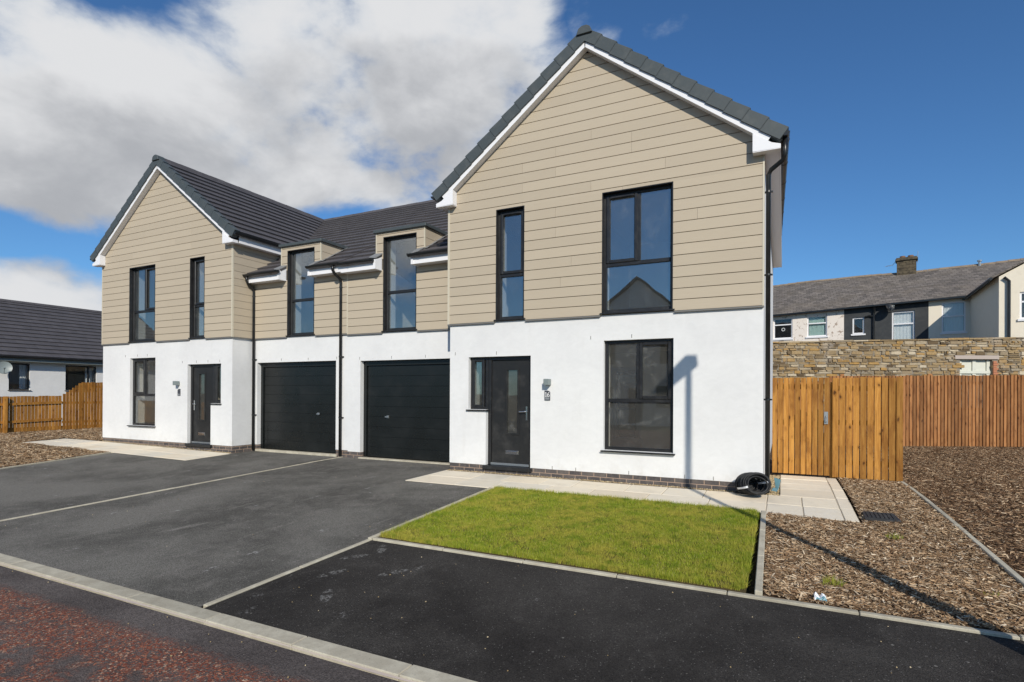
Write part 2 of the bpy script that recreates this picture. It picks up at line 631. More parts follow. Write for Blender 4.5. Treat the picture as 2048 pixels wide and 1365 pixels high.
def wood_fn(c_dark, c_mid, c_light):
    def f(w, b, p, rnd):
        off = w.n('ShaderNodeCombineXYZ')
        w.l(w.math('MULTIPLY', rnd, 37.0), off.inputs[2])
        w.l(w.math('MULTIPLY', rnd, 91.0), off.inputs[0])
        pv = w.n('ShaderNodeVectorMath', operation='ADD')
        w.l(p, pv.inputs[0])
        w.l(off.outputs[0], pv.inputs[1])
        q = pv.outputs[0]
        g = w.noise(w.scale(q, (28, 28, 1.3)), 1.0, 6, 0.6, 1.2)
        c = w.mix(w.smooth(g, 0.3, 0.72), c_mid, c_light)
        c = vary(w, c, rnd, 0.30)
        c = w.mix(w.smooth(w.noise(w.scale(q, (3, 3, 0.9)), 1.7, 5, 0.65), 0.45, 0.72, 0, 0.75), c, c_dark)
        # knots: small, of many sizes, with darker grain drawn in around them
        q2 = w.n('ShaderNodeVectorMath', operation='ADD')
        w.l(q, q2.inputs[0])
        wob = w.n('ShaderNodeTexNoise')
        w.l(q, wob.inputs['Vector'])
        wob.inputs['Scale'].default_value = 14
        sc_ = w.n('ShaderNodeVectorMath', operation='SCALE')
        w.l(wob.outputs['Color'], sc_.inputs[0])
        sc_.inputs['Scale'].default_value = 0.05
        w.l(sc_.outputs[0], q2.inputs[1])
        vo = w.n('ShaderNodeTexVoronoi')
        w.l(w.scale(q2.outputs[0], (9, 9, 4.6)), vo.inputs['Vector'])
        vo.inputs['Scale'].default_value = 1.0
        sc2 = w.n('ShaderNodeSeparateColor')
        w.l(vo.outputs['Color'], sc2.inputs[0])
        size = w.smooth(sc2.outputs[0], 0.2, 1.0, 0.02, 0.20)
        kd = w.math('SUBTRACT', size, vo.outputs['Distance'])
        c = w.mix(w.smooth(kd, -0.22, 0.05, 0, 0.5), c, c_dark)
        c = w.mix(w.smooth(kd, 0.0, 0.08, 0, 0.85), c, tuple(x * 0.35 for x in c_dark))
        w.l(c, b.inputs['Base Color'])
        bump(w, b, g, 0.3, 0.004)
    return f


def f_rubble(w, b, p, rnd):
    c = w.ramp(rnd, [(0, (0.11, 0.080, 0.050)), (0.2, (0.24, 0.178, 0.105)), (0.45, (0.335, 0.245, 0.135)), (0.62, (0.37, 0.225, 0.080)), (0.78, (0.275, 0.23, 0.165)), (0.93, (0.40, 0.325, 0.22)), (1, (0.50, 0.43, 0.32))])
    n = w.noise(p, 13, 6, 0.7)
    c = vary(w, c, n, 0.42)
    n2 = w.noise(p, 1.3, 4, 0.6)
    c = w.mix(w.smooth(n2, 0.55, 0.72, 0, 0.5), c, (0.42, 0.38, 0.33))
    w.l(c, b.inputs['Base Color'])
    bump(w, b, n, 0.8, 0.03)


def f_slate(w, b, p, rnd):
    s = w.n('ShaderNodeSeparateXYZ')
    w.l(p, s.inputs[0])
    com = w.n('ShaderNodeCombineXYZ')
    w.l(s.outputs[0], com.inputs[0])
    w.l(w.math('MULTIPLY', s.outputs[2], 1.0), com.inputs[1])
    br = w.n('ShaderNodeTexBrick')
    w.l(com.outputs[0], br.inputs['Vector'])
    br.inputs['Scale'].default_value = 1
    br.inputs['Brick Width'].default_value = 0.28
    br.inputs['Row Height'].default_value = 0.105
    br.inputs['Mortar Size'].default_value = 0.008
    br.inputs['Color1'].default_value = (0.12, 0.105, 0.093, 1)
    br.inputs['Color2'].default_value = (0.23, 0.20, 0.175, 1)
    br.inputs['Mortar'].default_value = (0.028, 0.025, 0.023, 1)
    n = w.noise(p, 1.2, 6, 0.7)
    c = w.mix(w.smooth(n, 0.4, 0.7, 0, 0.5), br.outputs['Color'], (0.17, 0.14, 0.105))
    rowv = w.noise(w.scale(p, (3.5, 3.5, 9.0)), 1.0, 5, 0.75)
    c = vary(w, c, rowv, 0.75)
    c = w.mix(w.smooth(w.noise(p, 5, 4, 0.7), 0.64, 0.74, 0, 0.6), c, (0.25, 0.24, 0.21))
    w.l(c, b.inputs['Base Color'])
    bump(w, b, w.math('MULTIPLY', br.outputs['Fac'], -1), 0.5, 0.02)


def paint_fn(c1, c2, lo, hi, amt, scale=3):
    def f(w, b, p, rnd):
        n = w.noise(p, scale, 7, 0.7, 0.4)
        w.l(w.mix(w.smooth(n, lo, hi, 0, amt), c1, c2), b.inputs['Base Color'])
        bump(w, b, w.noise(p, 60, 3, 0.6), 0.3, 0.01)
    return f


def f_gravel(w, b, p, rnd):
    w.l(w.ramp(rnd, [(0, (0.28, 0.20, 0.10)), (0.5, (0.45, 0.34, 0.18)), (1, (0.62, 0.52, 0.36))]), b.inputs['Base Color'])


def f_leaf(w, b, p, rnd):
    w.l(w.ramp(rnd, [(0, (0.03, 0.02, 0.015)), (0.6, (0.05, 0.045, 0.02)), (1, (0.08, 0.09, 0.03))]), b.inputs['Base Color'])


def glass_mat(name, tint, refl, dirt=0.02):
    m = bpy.data.materials.new(name)
    m.use_nodes = True
    w = NT(m.node_tree)
    m.node_tree.nodes.remove(m.node_tree.nodes['Principled BSDF'])
    out = m.node_tree.nodes['Material Output']
    p = w.n('ShaderNodeNewGeometry').outputs['Position']
    tr = w.n('ShaderNodeBsdfTransparent')
    tr.inputs[0].default_value = tuple(tint) + (1,)
    gl = w.n('ShaderNodeBsdfGlossy')
    gl.inputs['Roughness'].default_value = 0.0
    gl.inputs['Color'].default_value = (0.93, 0.95, 0.95, 1)
    bp = w.n('ShaderNodeBump')
    bp.inputs['Strength'].default_value = 0.05
    bp.inputs['Distance'].default_value = 0.02
    w.l(w.noise(p, 1.4, 2, 0.5), bp.inputs['Height'])
    w.l(bp.outputs[0], gl.inputs['Normal'])
    lw = w.n('ShaderNodeLayerWeight')
    lw.inputs['Blend'].default_value = 0.5
    fac = w.math('MULTIPLY_ADD', w.math('POWER', lw.outputs['Facing'], 4.0), 0.8, refl, clamp=True)
    ms = w.n('ShaderNodeMixShader')
    w.l(fac, ms.inputs[0])
    w.l(tr.outputs[0], ms.inputs[1])
    w.l(gl.outputs[0], ms.inputs[2])
    df = w.n('ShaderNodeBsdfDiffuse')
    df.inputs[0].default_value = (0.7, 0.7, 0.68, 1)
    sm = w.math('ADD', w.smooth(w.noise(p, 3.5, 6, 0.7, 0.8), 0.5, 0.8, dirt * 0.3, dirt), w.smooth(w.noise(p, 60, 2, 0.5), 0.74, 0.78, 0, 0.35))
    m2 = w.n('ShaderNodeMixShader')
    w.l(sm, m2.inputs[0])
    w.l(ms.outputs[0], m2.inputs[1])
    w.l(df.outputs[0], m2.inputs[2])
    w.l(m2.outputs[0], out.inputs[0])
    return m


M = {}
PRINTS = [(2.04, -5.20, 1.2), (2.38, -5.62, -0.9), (1.99, -4.43, -1.0), (2.55, -4.95, 1.0), (1.90, -4.75, 0.9)]
M['render'] = mat('white render', rough=0.9, spec=0.2, fn=f_render)
M['clad'] = mat('beige cladding board', rough=0.7, spec=0.25, fn=f_clad)
M['cladback'] = mat('board groove', (0.13, 0.11, 0.08), 0.9, 0.1)
M['trim'] = mat('beige corner trim', (0.56, 0.51, 0.40), 0.5)
M['brick'] = mat('dark facing brick', rough=0.85, spec=0.25, fn=f_brick)
M['tile_main'] = mat('grey roof tile along y', rough=0.6, spec=0.35, fn=tile_fn((0.085, 0.079, 0.083), 1))
M['tile_wing'] = mat('grey roof tile along x', rough=0.6, spec=0.35, fn=tile_fn((0.085, 0.079, 0.083), 0))
M['verge'] = mat('blue grey verge', (0.062, 0.075, 0.080), 0.5, 0.4, fn=f_dusty(0.12, 5))
M['white_pvc'] = mat('white pvc', (0.80, 0.80, 0.82), 0.35)
M['black_pvc'] = mat('black window pvc', (0.014, 0.014, 0.015), 0.33, 0.5, fn=f_dusty(0.05, 9))
M['gutter'] = mat('black gutter pvc', (0.012, 0.013, 0.014), 0.28, 0.5, fn=f_dusty(0.04, 6))
M['garage'] = mat('black garage panel', (0.0085, 0.010, 0.010), 0.24, 0.45, fn=f_dusty(0.025, 1.6))
M['door'] = mat('black composite door', (0.016, 0.016, 0.016), 0.38, 0.45, fn=f_dusty(0.08, 4))
M['grey_trim'] = mat('grey drip trim', (0.17, 0.165, 0.155), 0.5)
M['interior'] = mat('plaster interior', rough=0.9, spec=0.1, fn=paint_fn((0.72, 0.68, 0.60), (0.62, 0.56, 0.48), 0.4, 0.7, 0.6, 1.2))
M['floor'] = mat('chipboard floor', rough=0.8, spec=0.2, fn=paint_fn((0.46, 0.41, 0.34), (0.36, 0.31, 0.25), 0.4, 0.7, 0.7, 6))
M['chrome'] = mat('polished chrome', (0.72, 0.72, 0.72), 0.18, metal=1.0)
M['dull_metal'] = mat('galvanised metal', (0.40, 0.42, 0.43), 0.4, metal=0.8)
M['lamp_grey'] = mat('grey lamp casing', (0.20, 0.235, 0.235), 0.45)
M['slate_sign'] = mat('slate number plate', (0.055, 0.06, 0.072), 0.6)
M['slate_pale'] = mat('pale slate panel', (0.22, 0.235, 0.25), 0.6)
M['letter'] = mat('white lettering', (0.8, 0.8, 0.8), 0.5)
M['glass'] = glass_mat('window glass', (0.86, 0.88, 0.875), 0.19, 0.05)
M['glass_dusty'] = glass_mat('dusty window glass', (0.88, 0.88, 0.85), 0.09, 0.11)
M['glass_old'] = glass_mat('older window glass', (0.92, 0.93, 0.93), 0.05, 0.03)
M['lead'] = mat('lead flashing', (0.20, 0.205, 0.21), 0.55, fn=f_dusty(0.2, 9))
M['kerb'] = mat('concrete kerb', rough=0.9, spec=0.2, fn=f_concrete)
M['drive'] = mat('dusty tarmac', rough=0.9, spec=0.12, fn=asphalt_fn((0.088, 0.084, 0.075), (0.175, 0.167, 0.149), 1.6, 0.9, 0.5))
M['strip'] = mat('fresh black tarmac', rough=0.9, spec=0.14, fn=asphalt_fn((0.0235, 0.021, 0.0195), (0.047, 0.043, 0.039), 0.22, 0.3, 0.3, PRINTS))
M['road'] = mat('worn red road', rough=0.9, spec=0.12, fn=f_road)
M['haunch'] = mat('kerb mortar', (0.42, 0.36, 0.32), 0.95, 0.1)
M['slab'] = mat('sandstone slab', rough=0.85, spec=0.2, fn=f_slab)
M['joint'] = mat('slab joint', (0.44, 0.39, 0.31), 0.95, 0.1)
M['bark'] = mat('bark chip', rough=0.9, spec=0.15, fn=f_bark)
M['bark_dark'] = mat('dark bark chip', rough=0.9, spec=0.15, fn=f_bark_dark)
M['barkbed'] = mat('bark bed', rough=0.95, spec=0.1, fn=f_barkbed)
M['soil'] = mat('dark soil', rough=0.95, spec=0.1, fn=f_soil)
M['grass'] = mat('grass blade', rough=0.6, spec=0.25, fn=f_grass)
M['wood_gold'] = mat('golden fence wood', rough=0.75, spec=0.2, fn=wood_fn((0.15, 0.055, 0.010), (0.28, 0.120, 0.022), (0.43, 0.215, 0.050)))
M['wood_red'] = mat('red brown fence wood', rough=0.75, spec=0.2, fn=wood_fn((0.13, 0.048, 0.018), (0.255, 0.107, 0.038), (0.36, 0.175, 0.070)))
M['rubble'] = mat('rubble stone', rough=0.95, spec=0.1, fn=f_rubble)
M['mortar'] = mat('wall mortar', rough=0.95, spec=0.1, fn=paint_fn((0.20, 0.175, 0.14), (0.30, 0.26, 0.21), 0.4, 0.7, 0.8, 6))
M['slate'] = mat('old slate', rough=0.75, spec=0.3, fn=f_slate)
M['cream'] = mat('cream paint', rough=0.9, spec=0.1, fn=paint_fn((0.80, 0.73, 0.60), (0.66, 0.59, 0.47), 0.5, 0.8, 0.5))
M['peeling'] = mat('peeling white paint', rough=0.9, spec=0.1, fn=paint_fn((0.80, 0.73, 0.66), (0.28, 0.19, 0.13), 0.55, 0.62, 0.8, 5))
M['dark_paint'] = mat('dark grey paint', rough=0.85, spec=0.15, fn=paint_fn((0.052, 0.056, 0.060), (0.075, 0.078, 0.08), 0.4, 0.7, 0.7))
M['curtain'] = mat('net curtain', (0.72, 0.75, 0.76), 0.9)
M['curtain_green'] = mat('green curtain', (0.42, 0.58, 0.54), 0.9)
M['dark_room'] = mat('dark room', (0.03, 0.033, 0.035), 0.9)
M['hose'] = mat('black coiled pipe', (0.016, 0.017, 0.019), 0.55, 0.35, fn=f_dusty(0.12, 14))
M['tape'] = mat('white tape', (0.75, 0.76, 0.78), 0.5)
M['blue'] = mat('blue plastic scrap', (0.13, 0.28, 0.34), 0.5)
M['iron'] = mat('black drain cover', (0.022, 0.023, 0.026), 0.6, fn=f_dusty(0.2, 14))
M['gravel'] = mat('yellow gravel', rough=0.9, spec=0.2, fn=f_gravel)
M['pole'] = mat('galvanised column', (0.30, 0.31, 0.32), 0.5, metal=0.3)
M['lens'] = mat('lamp lens', (0.6, 0.6, 0.58), 0.3)
M['leaf'] = mat('dark leaf', rough=0.7, fn=f_leaf)
M['bark_tree'] = mat('tree bark', (0.06, 0.045, 0.035), 0.95)
M['terracotta'] = mat('chimney pot clay', (0.20, 0.11, 0.07), 0.9)
M['earth'] = mat('rough ground', rough=0.95, spec=0.1, fn=f_soil)
M['boards_white'] = mat('white painted boards', (0.60, 0.61, 0.53), 0.6, fn=f_dusty(0.3, 5))
M['orange_brick'] = mat('orange brick', (0.42, 0.17, 0.09), 0.9)
M['tan_render'] = mat('tan render', rough=0.9, fn=paint_fn((0.86, 0.82, 0.74), (0.80, 0.75, 0.67), 0.4, 0.7, 0.6))

# ------------------------------------------------------------------ ground
KERB_Y = -6.2


def gz(x, y):
    z = 0.039 * min(y, 0.0) + 0.018 * min(max(y, 0), 1.0)
    z += 0.012 * min(max(-6.3 - x, 0), 5.8)
    if y < -6.4:
        z = 0.039 * -6.4 + 0.012 * min(max(-6.3 - x, 0), 5.8) * max(0, 1 - (-6.4 - y) / 2)
    return z


def sheet(name, pts, dz, m, parent=None, cuts=()):
    """flat polygon draped on the ground function"""
    bm = bmesh.new()
    bm.faces.new([bm.verts.new((x, y, 0)) for x, y in pts])
    for co, no in [((0, y, 0), (0, 1, 0)) for y in (0, 1.0, -6.4, -8.4)] + [((x, 0, 0), (1, 0, 0)) for x in (-6.3, -12.1)] + list(cuts):
        bmesh.ops.bisect_plane(bm, geom=bm.verts[:] + bm.edges[:] + bm.faces[:], plane_co=co, plane_no=no, dist=1e-5)
    off = wloc(parent)
    for v in bm.verts:
        v.co.z = gz(v.co.x, v.co.y) + dz
        v.co -= off
    bmesh.ops.recalc_face_normals(bm, faces=bm.faces)
    for f in bm.faces:
        if f.normal.z < 0:
            f.normal_flip()
    me = bpy.data.meshes.new(name)
    bm.to_mesh(me)
    bm.free()
    me.materials.append(m)
    o = bpy.data.objects.new(name, me)
    COL.objects.link(o)
    if parent:
        o.parent = parent
    return o


# ground with a slow fall towards the horizon, all in one sheet
struct(MB().add([(-900, -900, -0.42), (900, -900, -0.42), (900, -6.35, -0.33), (-900, -6.35, -0.33), (900, 0, -0.09), (-900, 0, -0.09), (900, 900, -0.09), (-900, 900, -0.09)],
                [(0, 1, 2, 3), (3, 2, 4, 5), (5, 4, 6, 7)]).build('ground', M['earth']))
struct(sheet('road', [(-60, -17.5), (60, -17.5), (60, -6.4), (-60, -6.4)], -0.010, M['road']))
struct(sheet('driveway', [(-3.36, KERB_Y - .03), (1.62, KERB_Y - .03), (1.62, -1.2), (0.0, -0.9), (0.0, 0.75), (-3.36, 0.75)], 0.0, M['drive']))
struct(sheet('driveway', [(-8.05, KERB_Y - .02), (-3.41, KERB_Y - .02), (-3.41, 0.75), (-6.28, 0.75), (-6.28, -0.9), (-9.05, -0.9)], 0.0, M['drive']))
struct(sheet('pavement', [(1.67, KERB_Y - .03), (40, KERB_Y - .03), (40, -4.22), (1.67, -4.22)], 0.0, M['strip']))
struct(sheet('pavement', [(-60, KERB_Y), (-8.1, KERB_Y), (-8.4, -4.6), (-60, -4.6)], 0.0, M['strip']))


def edging(name, a, b, width, block, h0, h1, gap=0.006, jitter=0.002):
    """row of concrete blocks from a to b, following the ground"""
    a, b = Vector(a), Vector(b)
    L = (b - a).length
    t = (b - a) / L
    n = Vector((-t.y, t.x)) * width / 2
    mb = MB()
    k = max(1, int(round(L / block)))
    for i in range(k):
        p, q = a + t * (L * i / k + gap / 2), a + t * (L * (i + 1) / k - gap / 2)
        j = random.uniform(-jitter, jitter)
        c = []
        for z in (h0, h1 + j):
            for s, e in ((p, -1), (q, -1), (q, 1), (p, 1)):
                w_ = s + n * e
                c.append((w_.x, w_.y, gz(s.x, s.y) + z))
        mb.hexa(c)
    return struct(mb.build(name, M['kerb'], bevel=0.006))


edging('kerb', (1.9, -6.30), (30, -6.27), 0.15, 0.915, -0.25, 0.008)
edging('kerb', (-3.1, -6.30), (1.9, -6.30), 0.15, 0.915, -0.25, 0.008)
edging('kerb', (-30, -6.02), (-3.1, -6.30), 0.15, 0.915, -0.25, 0.010)
edging('edging_kerb', (-3.385, KERB_Y), (-3.30, 0.60), 0.05, 0.915, -0.15, 0.012)
edging('edging_kerb', (1.645, KERB_Y), (1.66, -4.25), 0.05, 0.915, -0.15, 0.012)
edging('edging_kerb', (1.66, -4.25), (1.60, -1.26), 0.05, 0.915, -0.15, 0.028)
edging('edging_kerb', (1.69, -4.205), (24, -4.205), 0.055, 0.915, -0.15, 0.022)
edging('edging_kerb', (5.645, -4.17), (5.60, -1.28), 0.06, 0.915, -0.2, 0.05)
edging('edging_kerb', (7.66, -4.17), (7.60, 2.02), 0.055, 0.915, -0.15, 0.045)
edging('edging_kerb', (-8.05, KERB_Y), (-9.07, -1.25), 0.05, 0.915, -0.15, 0.022)

hm = MB()
xs_ = np.arange(-3.1, 9.0, 0.05)
e_ = [0.002 + 0.010 * max(0, math.sin(x * 2.1) + .6 * math.sin(x * 7.3 + 1)) + random.uniform(0, .005) for x in xs_]
for k_ in range(len(xs_) - 1):
    x0_, x1_ = xs_[k_], xs_[k_ + 1]
    ky = lambda x: -6.30 - 0.0755 + (0.0061 * (x - 1.9) / 5 if x > 1.9 else 0)
    hm.poly([(x0_, ky(x0_) - e_[k_], gz(0, -6.4) - .0065), (x1_, ky(x1_) - e_[k_ + 1], gz(0, -6.4) - .0065), (x1_, ky(x1_), gz(0, -6.38) - .001), (x0_, ky(x0_), gz(0, -6.38) - .001)])
struct(hm.build('kerb_mortar', M['haunch']))

# paths of riven sandstone slabs


def paving(name, rects, z1, seed):
    rnd = random.Random(seed)
    mb = MB()
    for (x0, x1, y0, y1) in rects:
        g = 0.007
        pts = []
        for (x, y) in ((x0 + g, y0 + g), (x1 - g, y0 + g), (x1 - g, y1 - g), (x0 + g, y1 - g)):
            pts.append((x + rnd.uniform(-.004, .004), y + rnd.uniform(-.004, .004)))
        dz = rnd.uniform(-.003, .003)
        lo = [(x, y, gz(x, y) - 0.03) for x, y in pts]
        hi = [(x, y, gz(x, y) + z1 + dz + rnd.uniform(-.0015, .0015)) for x, y in pts]
        mb.hexa(lo + hi)
    return struct(mb.build(name, M['slab'], bevel=0.005))


def slab_rows(x0, x1, rows, rnd, sizes=(0.58, 0.72, 0.86)):
    out = []
    for (ya, yb) in rows:
        x = x0
        while x < x1 - 1e-3:
            w_ = rnd.choice(sizes)
            e = x + w_
            if x1 - e < 0.3:
                e = x1
            out.append((x, e, ya, yb))
            x = e
    return out


rr = random.Random(5)
near_slabs = slab_rows(0.0, 5.62, [(-1.24, -0.66), (-0.66, -0.10)], rr) + slab_rows(5.62, 6.50, [(-1.28, -0.66), (-0.66, -0.06)], rr, (0.44, 0.44)) \
    + slab_rows(5.78, 6.50, [(-0.06, 0.55), (0.55, 1.10), (1.10, 1.66), (1.66, 2.13)], rr, (0.9,)) \
    + [(6.50, 6.66, -1.28 + 0.68 * i, -0.60 + 0.68 * i) for i in range(5)]
paving('path', near_slabs, 0.014, 1)
struct(sheet('path', [(-0.11, -1.24), (6.66, -1.27), (6.66, 2.12), (5.78, 2.12), (5.78, -0.06), (0, -0.06)], 0.004, M['joint']))
tri = MB()
tri.prism([(-0.12, -1.235, gz(-.12, -1.23) + 0.013), (-0.004, -1.235, gz(0, -1.23) + 0.013), (-0.004, -0.02, 0.013)], (0, 0, -0.04))
struct(tri.build('path', M['slab']))
paving('path', slab_rows(-13.6, -6.2, [(-1.22, -0.66), (-0.66, -0.10)], rr), 0.014, 2)
struct(sheet('path', [(-13.6, -1.22), (-6.2, -1.22), (-6.2, -0.06), (-13.6, -0.06)], 0.004, M['joint']))
paving('path', [(-17.0, -16.1, -0.95, -0.35), (-16.1, -15.2, -0.95, -0.35)], 0.016, 3)

# planting beds of bark and the lawn soil
bed_z = 0.012
struct(sheet('planting_bed', [(5.68, -4.17), (7.63, -4.17), (7.60, 2.1), (6.68, 2.1), (6.68, -1.3), (5.62, -1.3)], bed_z, M['barkbed']))
struct(sheet('planting_bed', [(7.69, -4.17), (26, -4.17), (26, 14), (5.5, 14), (5.5, 2.12), (7.6, 2.12)], bed_z, M['barkbed']))
struct(sheet('planting_bed', [(-17.9, -6.15), (-8.1, -6.15), (-9.1, -1.24), (-13.62, -1.24), (-13.62, -0.06), (-11.86, -0.06), (-11.86, 3.4), (-17.9, 3.4)], bed_z, M['barkbed']))
struct(sheet('lawn_soil', [(1.70, -4.17), (5.55, -4.17), (5.54, -1.26), (1.64, -1.26)], 0.014, M['soil']))


def vgz(x, y):
    z = 0.039 * np.minimum(y, 0) + 0.018 * np.clip(y, 0, 1) + 0.012 * np.clip(-6.3 - x, 0, 5.8)
    return z


def in_poly(x, y, poly):
    ins = np.zeros(len(x), bool)
    n = len(poly)
    for i in range(n):
        (x0, y0), (x1, y1) = poly[i], poly[(i + 1) % n]
        if y0 == y1:
            continue
        c = ((y0 > y) != (y1 > y)) & (x < (x1 - x0) * (y - y0) / (y1 - y0) + x0)
        ins ^= c
    return ins


def chips(poly, density, lmin, lmax, lift=0.0):
    xs, ys = [p[0] for p in poly], [p[1] for p in poly]
    n = int((max(xs) - min(xs)) * (max(ys) - min(ys)) * density)
    x = RNG.uniform(min(xs), max(xs), n)
    y = RNG.uniform(min(ys), max(ys), n)
    k = in_poly(x, y, poly)
    x, y = x[k], y[k]
    n = len(x)
    L = RNG.uniform(lmin, lmax, n) * RNG.choice([0.5, 0.8, 1.0, 1.3], n)
    W = RNG.uniform(0.005, 0.012, n) * (0.6 + L / lmax * 0.7)
    a = RNG.normal(0.25, 0.9, n)
    tilt = RNG.normal(0, 0.22, n)
    roll_ = RNG.normal(0, 0.5, n)
    z = vgz(x, y) + bed_z + RNG.uniform(0.004, 0.026, n) + lift + 0.012 * np.sin(x * 3.1) * np.cos(y * 2.3)
    d = np.stack([np.cos(a) * np.cos(tilt), np.sin(a) * np.cos(tilt), np.sin(tilt)], 1)
    s = np.stack([-np.sin(a) * np.cos(roll_), np.cos(a) * np.cos(roll_), np.sin(roll_)], 1)
    c = np.stack([x, y, z], 1)
    taper = RNG.uniform(0.3, 1.0, n)[:, None]
    dl, sw = d * L[:, None] / 2, s * W[:, None] / 2
    v = np.stack([c - dl - sw * taper, c + dl - sw, c + dl + sw * taper, c - dl + sw], 1)
    return v.reshape(-1, 3)


right_near = [(5.69, -4.165), (7.62, -4.165), (7.58, 2.08), (6.69, 2.08), (6.69, -1.31), (5.64, -1.31)]
right_far = [(7.70, -4.165), (11.0, -4.165), (14.5, 11.9), (12.1, 11.55), (8.7, 9.95), (7.65, 9.4), (7.65, 2.1)]
left_bed = [(-17.5, -6.1), (-8.13, -6.1), (-9.13, -1.24), (-13.62, -1.24), (-13.62, -0.08), (-11.88, -0.08), (-11.88, 2.9), (-17.5, 2.9)]
struct(np_mesh('bark_mulch', np.concatenate([chips(right_near, 6800, 0.022, 0.06), chips([(5.69, -4.165), (7.62, -4.165), (7.62, -2.6), (5.69, -2.6)], 1800, 0.022, 0.07, 0.008)]), 4, M['bark']), 'stuff')
struct(np_mesh('bark_mulch', chips(right_far, 3300, 0.026, 0.07), 4, M['bark_dark']), 'stuff')
struct(np_mesh('bark_mulch', chips(left_bed, 1700, 0.04, 0.10), 4, M['bark']), 'stuff')


def blades(x, y, z0, hmin, hmax, w_, lean=0.35):
    n = len(x)
    h = RNG.uniform(hmin, hmax, n)
    a = RNG.uniform(0, 2 * np.pi, n)
    la = RNG.uniform(0, 2 * np.pi, n)
    le = np.abs(RNG.normal(0, lean, n))
    base = np.stack([x, y, z0], 1)
    side = np.stack([np.cos(a), np.sin(a), np.zeros(n)], 1) * w_ / 2
    tip = base + np.stack([np.cos(la) * np.sin(le), np.sin(la) * np.sin(le), np.cos(le)], 1) * h[:, None]
    return np.stack([base - side, base + side, tip], 1).reshape(-1, 3)


def lawn():
    n = 330000
    x = RNG.uniform(1.66, 5.57, n)
    y = RNG.uniform(-4.17, -1.22, n)
    # ragged, thinner turf along the front edge and a bare gap by the right edging
    bare = np.sin(x * 5.0) * 0.5 + np.sin(x * 13.0 + 1) * 0.3 + np.sin(x * 29) * 0.2
    front = -4.16 + 0.05 + 0.04 * bare + 0.10 * np.clip((x - 3.6), 0, 1) * (np.sin(x * 7.0 + 1) > -0.1)
    right = 5.53 + 0.02 * np.sin(y * 9) - 0.03 * (np.sin(y * 4.1) > 0.2)
    left = 1.70 + 0.015 * np.sin(y * 11)
    thin = np.sin(x * 9.1 + 2 * np.sin(y * 5)) * np.sin(y * 8.3 + 2 * np.sin(x * 4)) + 0.5 * np.sin(x * 31) * np.sin(y * 27)
    k = (y > front) & (x < right) & (x > left) & (RNG.uniform(0, 1, n) < 0.78 + 0.30 * thin)
    x, y = x[k], y[k]
    hh = 0.018 + 0.009 * (np.sin(x * 2.3 + y) * np.cos(y * 3.1 - x))
    m = blades(x, y, vgz(x, y) + 0.010 + hh * .35, 0.012, 0.036, 0.0042, 0.55)
    # longer tufts along the margins
    n2 = 26000
    t = RNG.uniform(0, 1, n2)
    side = RNG.choice([0, 1, 2, 3], n2, p=[0.42, 0.3, 0.12, 0.16])
    off = np.abs(RNG.normal(0, 0.05, n2)) - 0.022
    cl = 0.5 + 0.5 * np.sin(t * 61) * np.sin(t * 23 + 1)
    keep = RNG.uniform(0, 1, n2) < (0.25 + 0.75 * cl)
    x2 = np.select([side == 0, side == 1, side == 2, side == 3], [1.72 + t * 3.78, 1.66 + t * 3.84, 1.70 + off, 5.53 - off])
    y2 = np.select([side == 0, side == 1, side == 2, side == 3], [-4.11 + off, -1.24 - off * .6, -4.1 + t * 2.8, -4.1 + t * 2.8])
    x2, y2 = x2[keep], y2[keep]
    m2 = blades(x2, y2, vgz(x2, y2) + 0.012, 0.03, 0.075, 0.0045, 0.45)
    struct(np_mesh('lawn', np.concatenate([m, m2]), 3, M['grass']), 'stuff')


lawn()

# ------------------------------------------------------------------ the pair of houses
W = 5.555
RIDGE_U, RIDGE_Z, SLOPE = 2.7775, 7.66, 0.765
PHI = math.atan(SLOPE)
EAVE_D = 3.05
DEPTH = 8.2
WING = -3.145
WY = 0.6
WRIDGE_Y, WRIDGE_Z, WEAVE_Y, WEAVE_Z = 5.75, 7.68, 0.38, 4.42
WSL = (WRIDGE_Z - WEAVE_Z) / (WRIDGE_Y - WEAVE_Y)
PSI = math.atan(WSL)


def zr(u):
    return RIDGE_Z - SLOPE * abs(u - RIDGE_U)


def zw(y):
    return WEAVE_Z + WSL * (y - WEAVE_Y)


def yw(z):
    return WEAVE_Y + (z - WEAVE_Z) / WSL


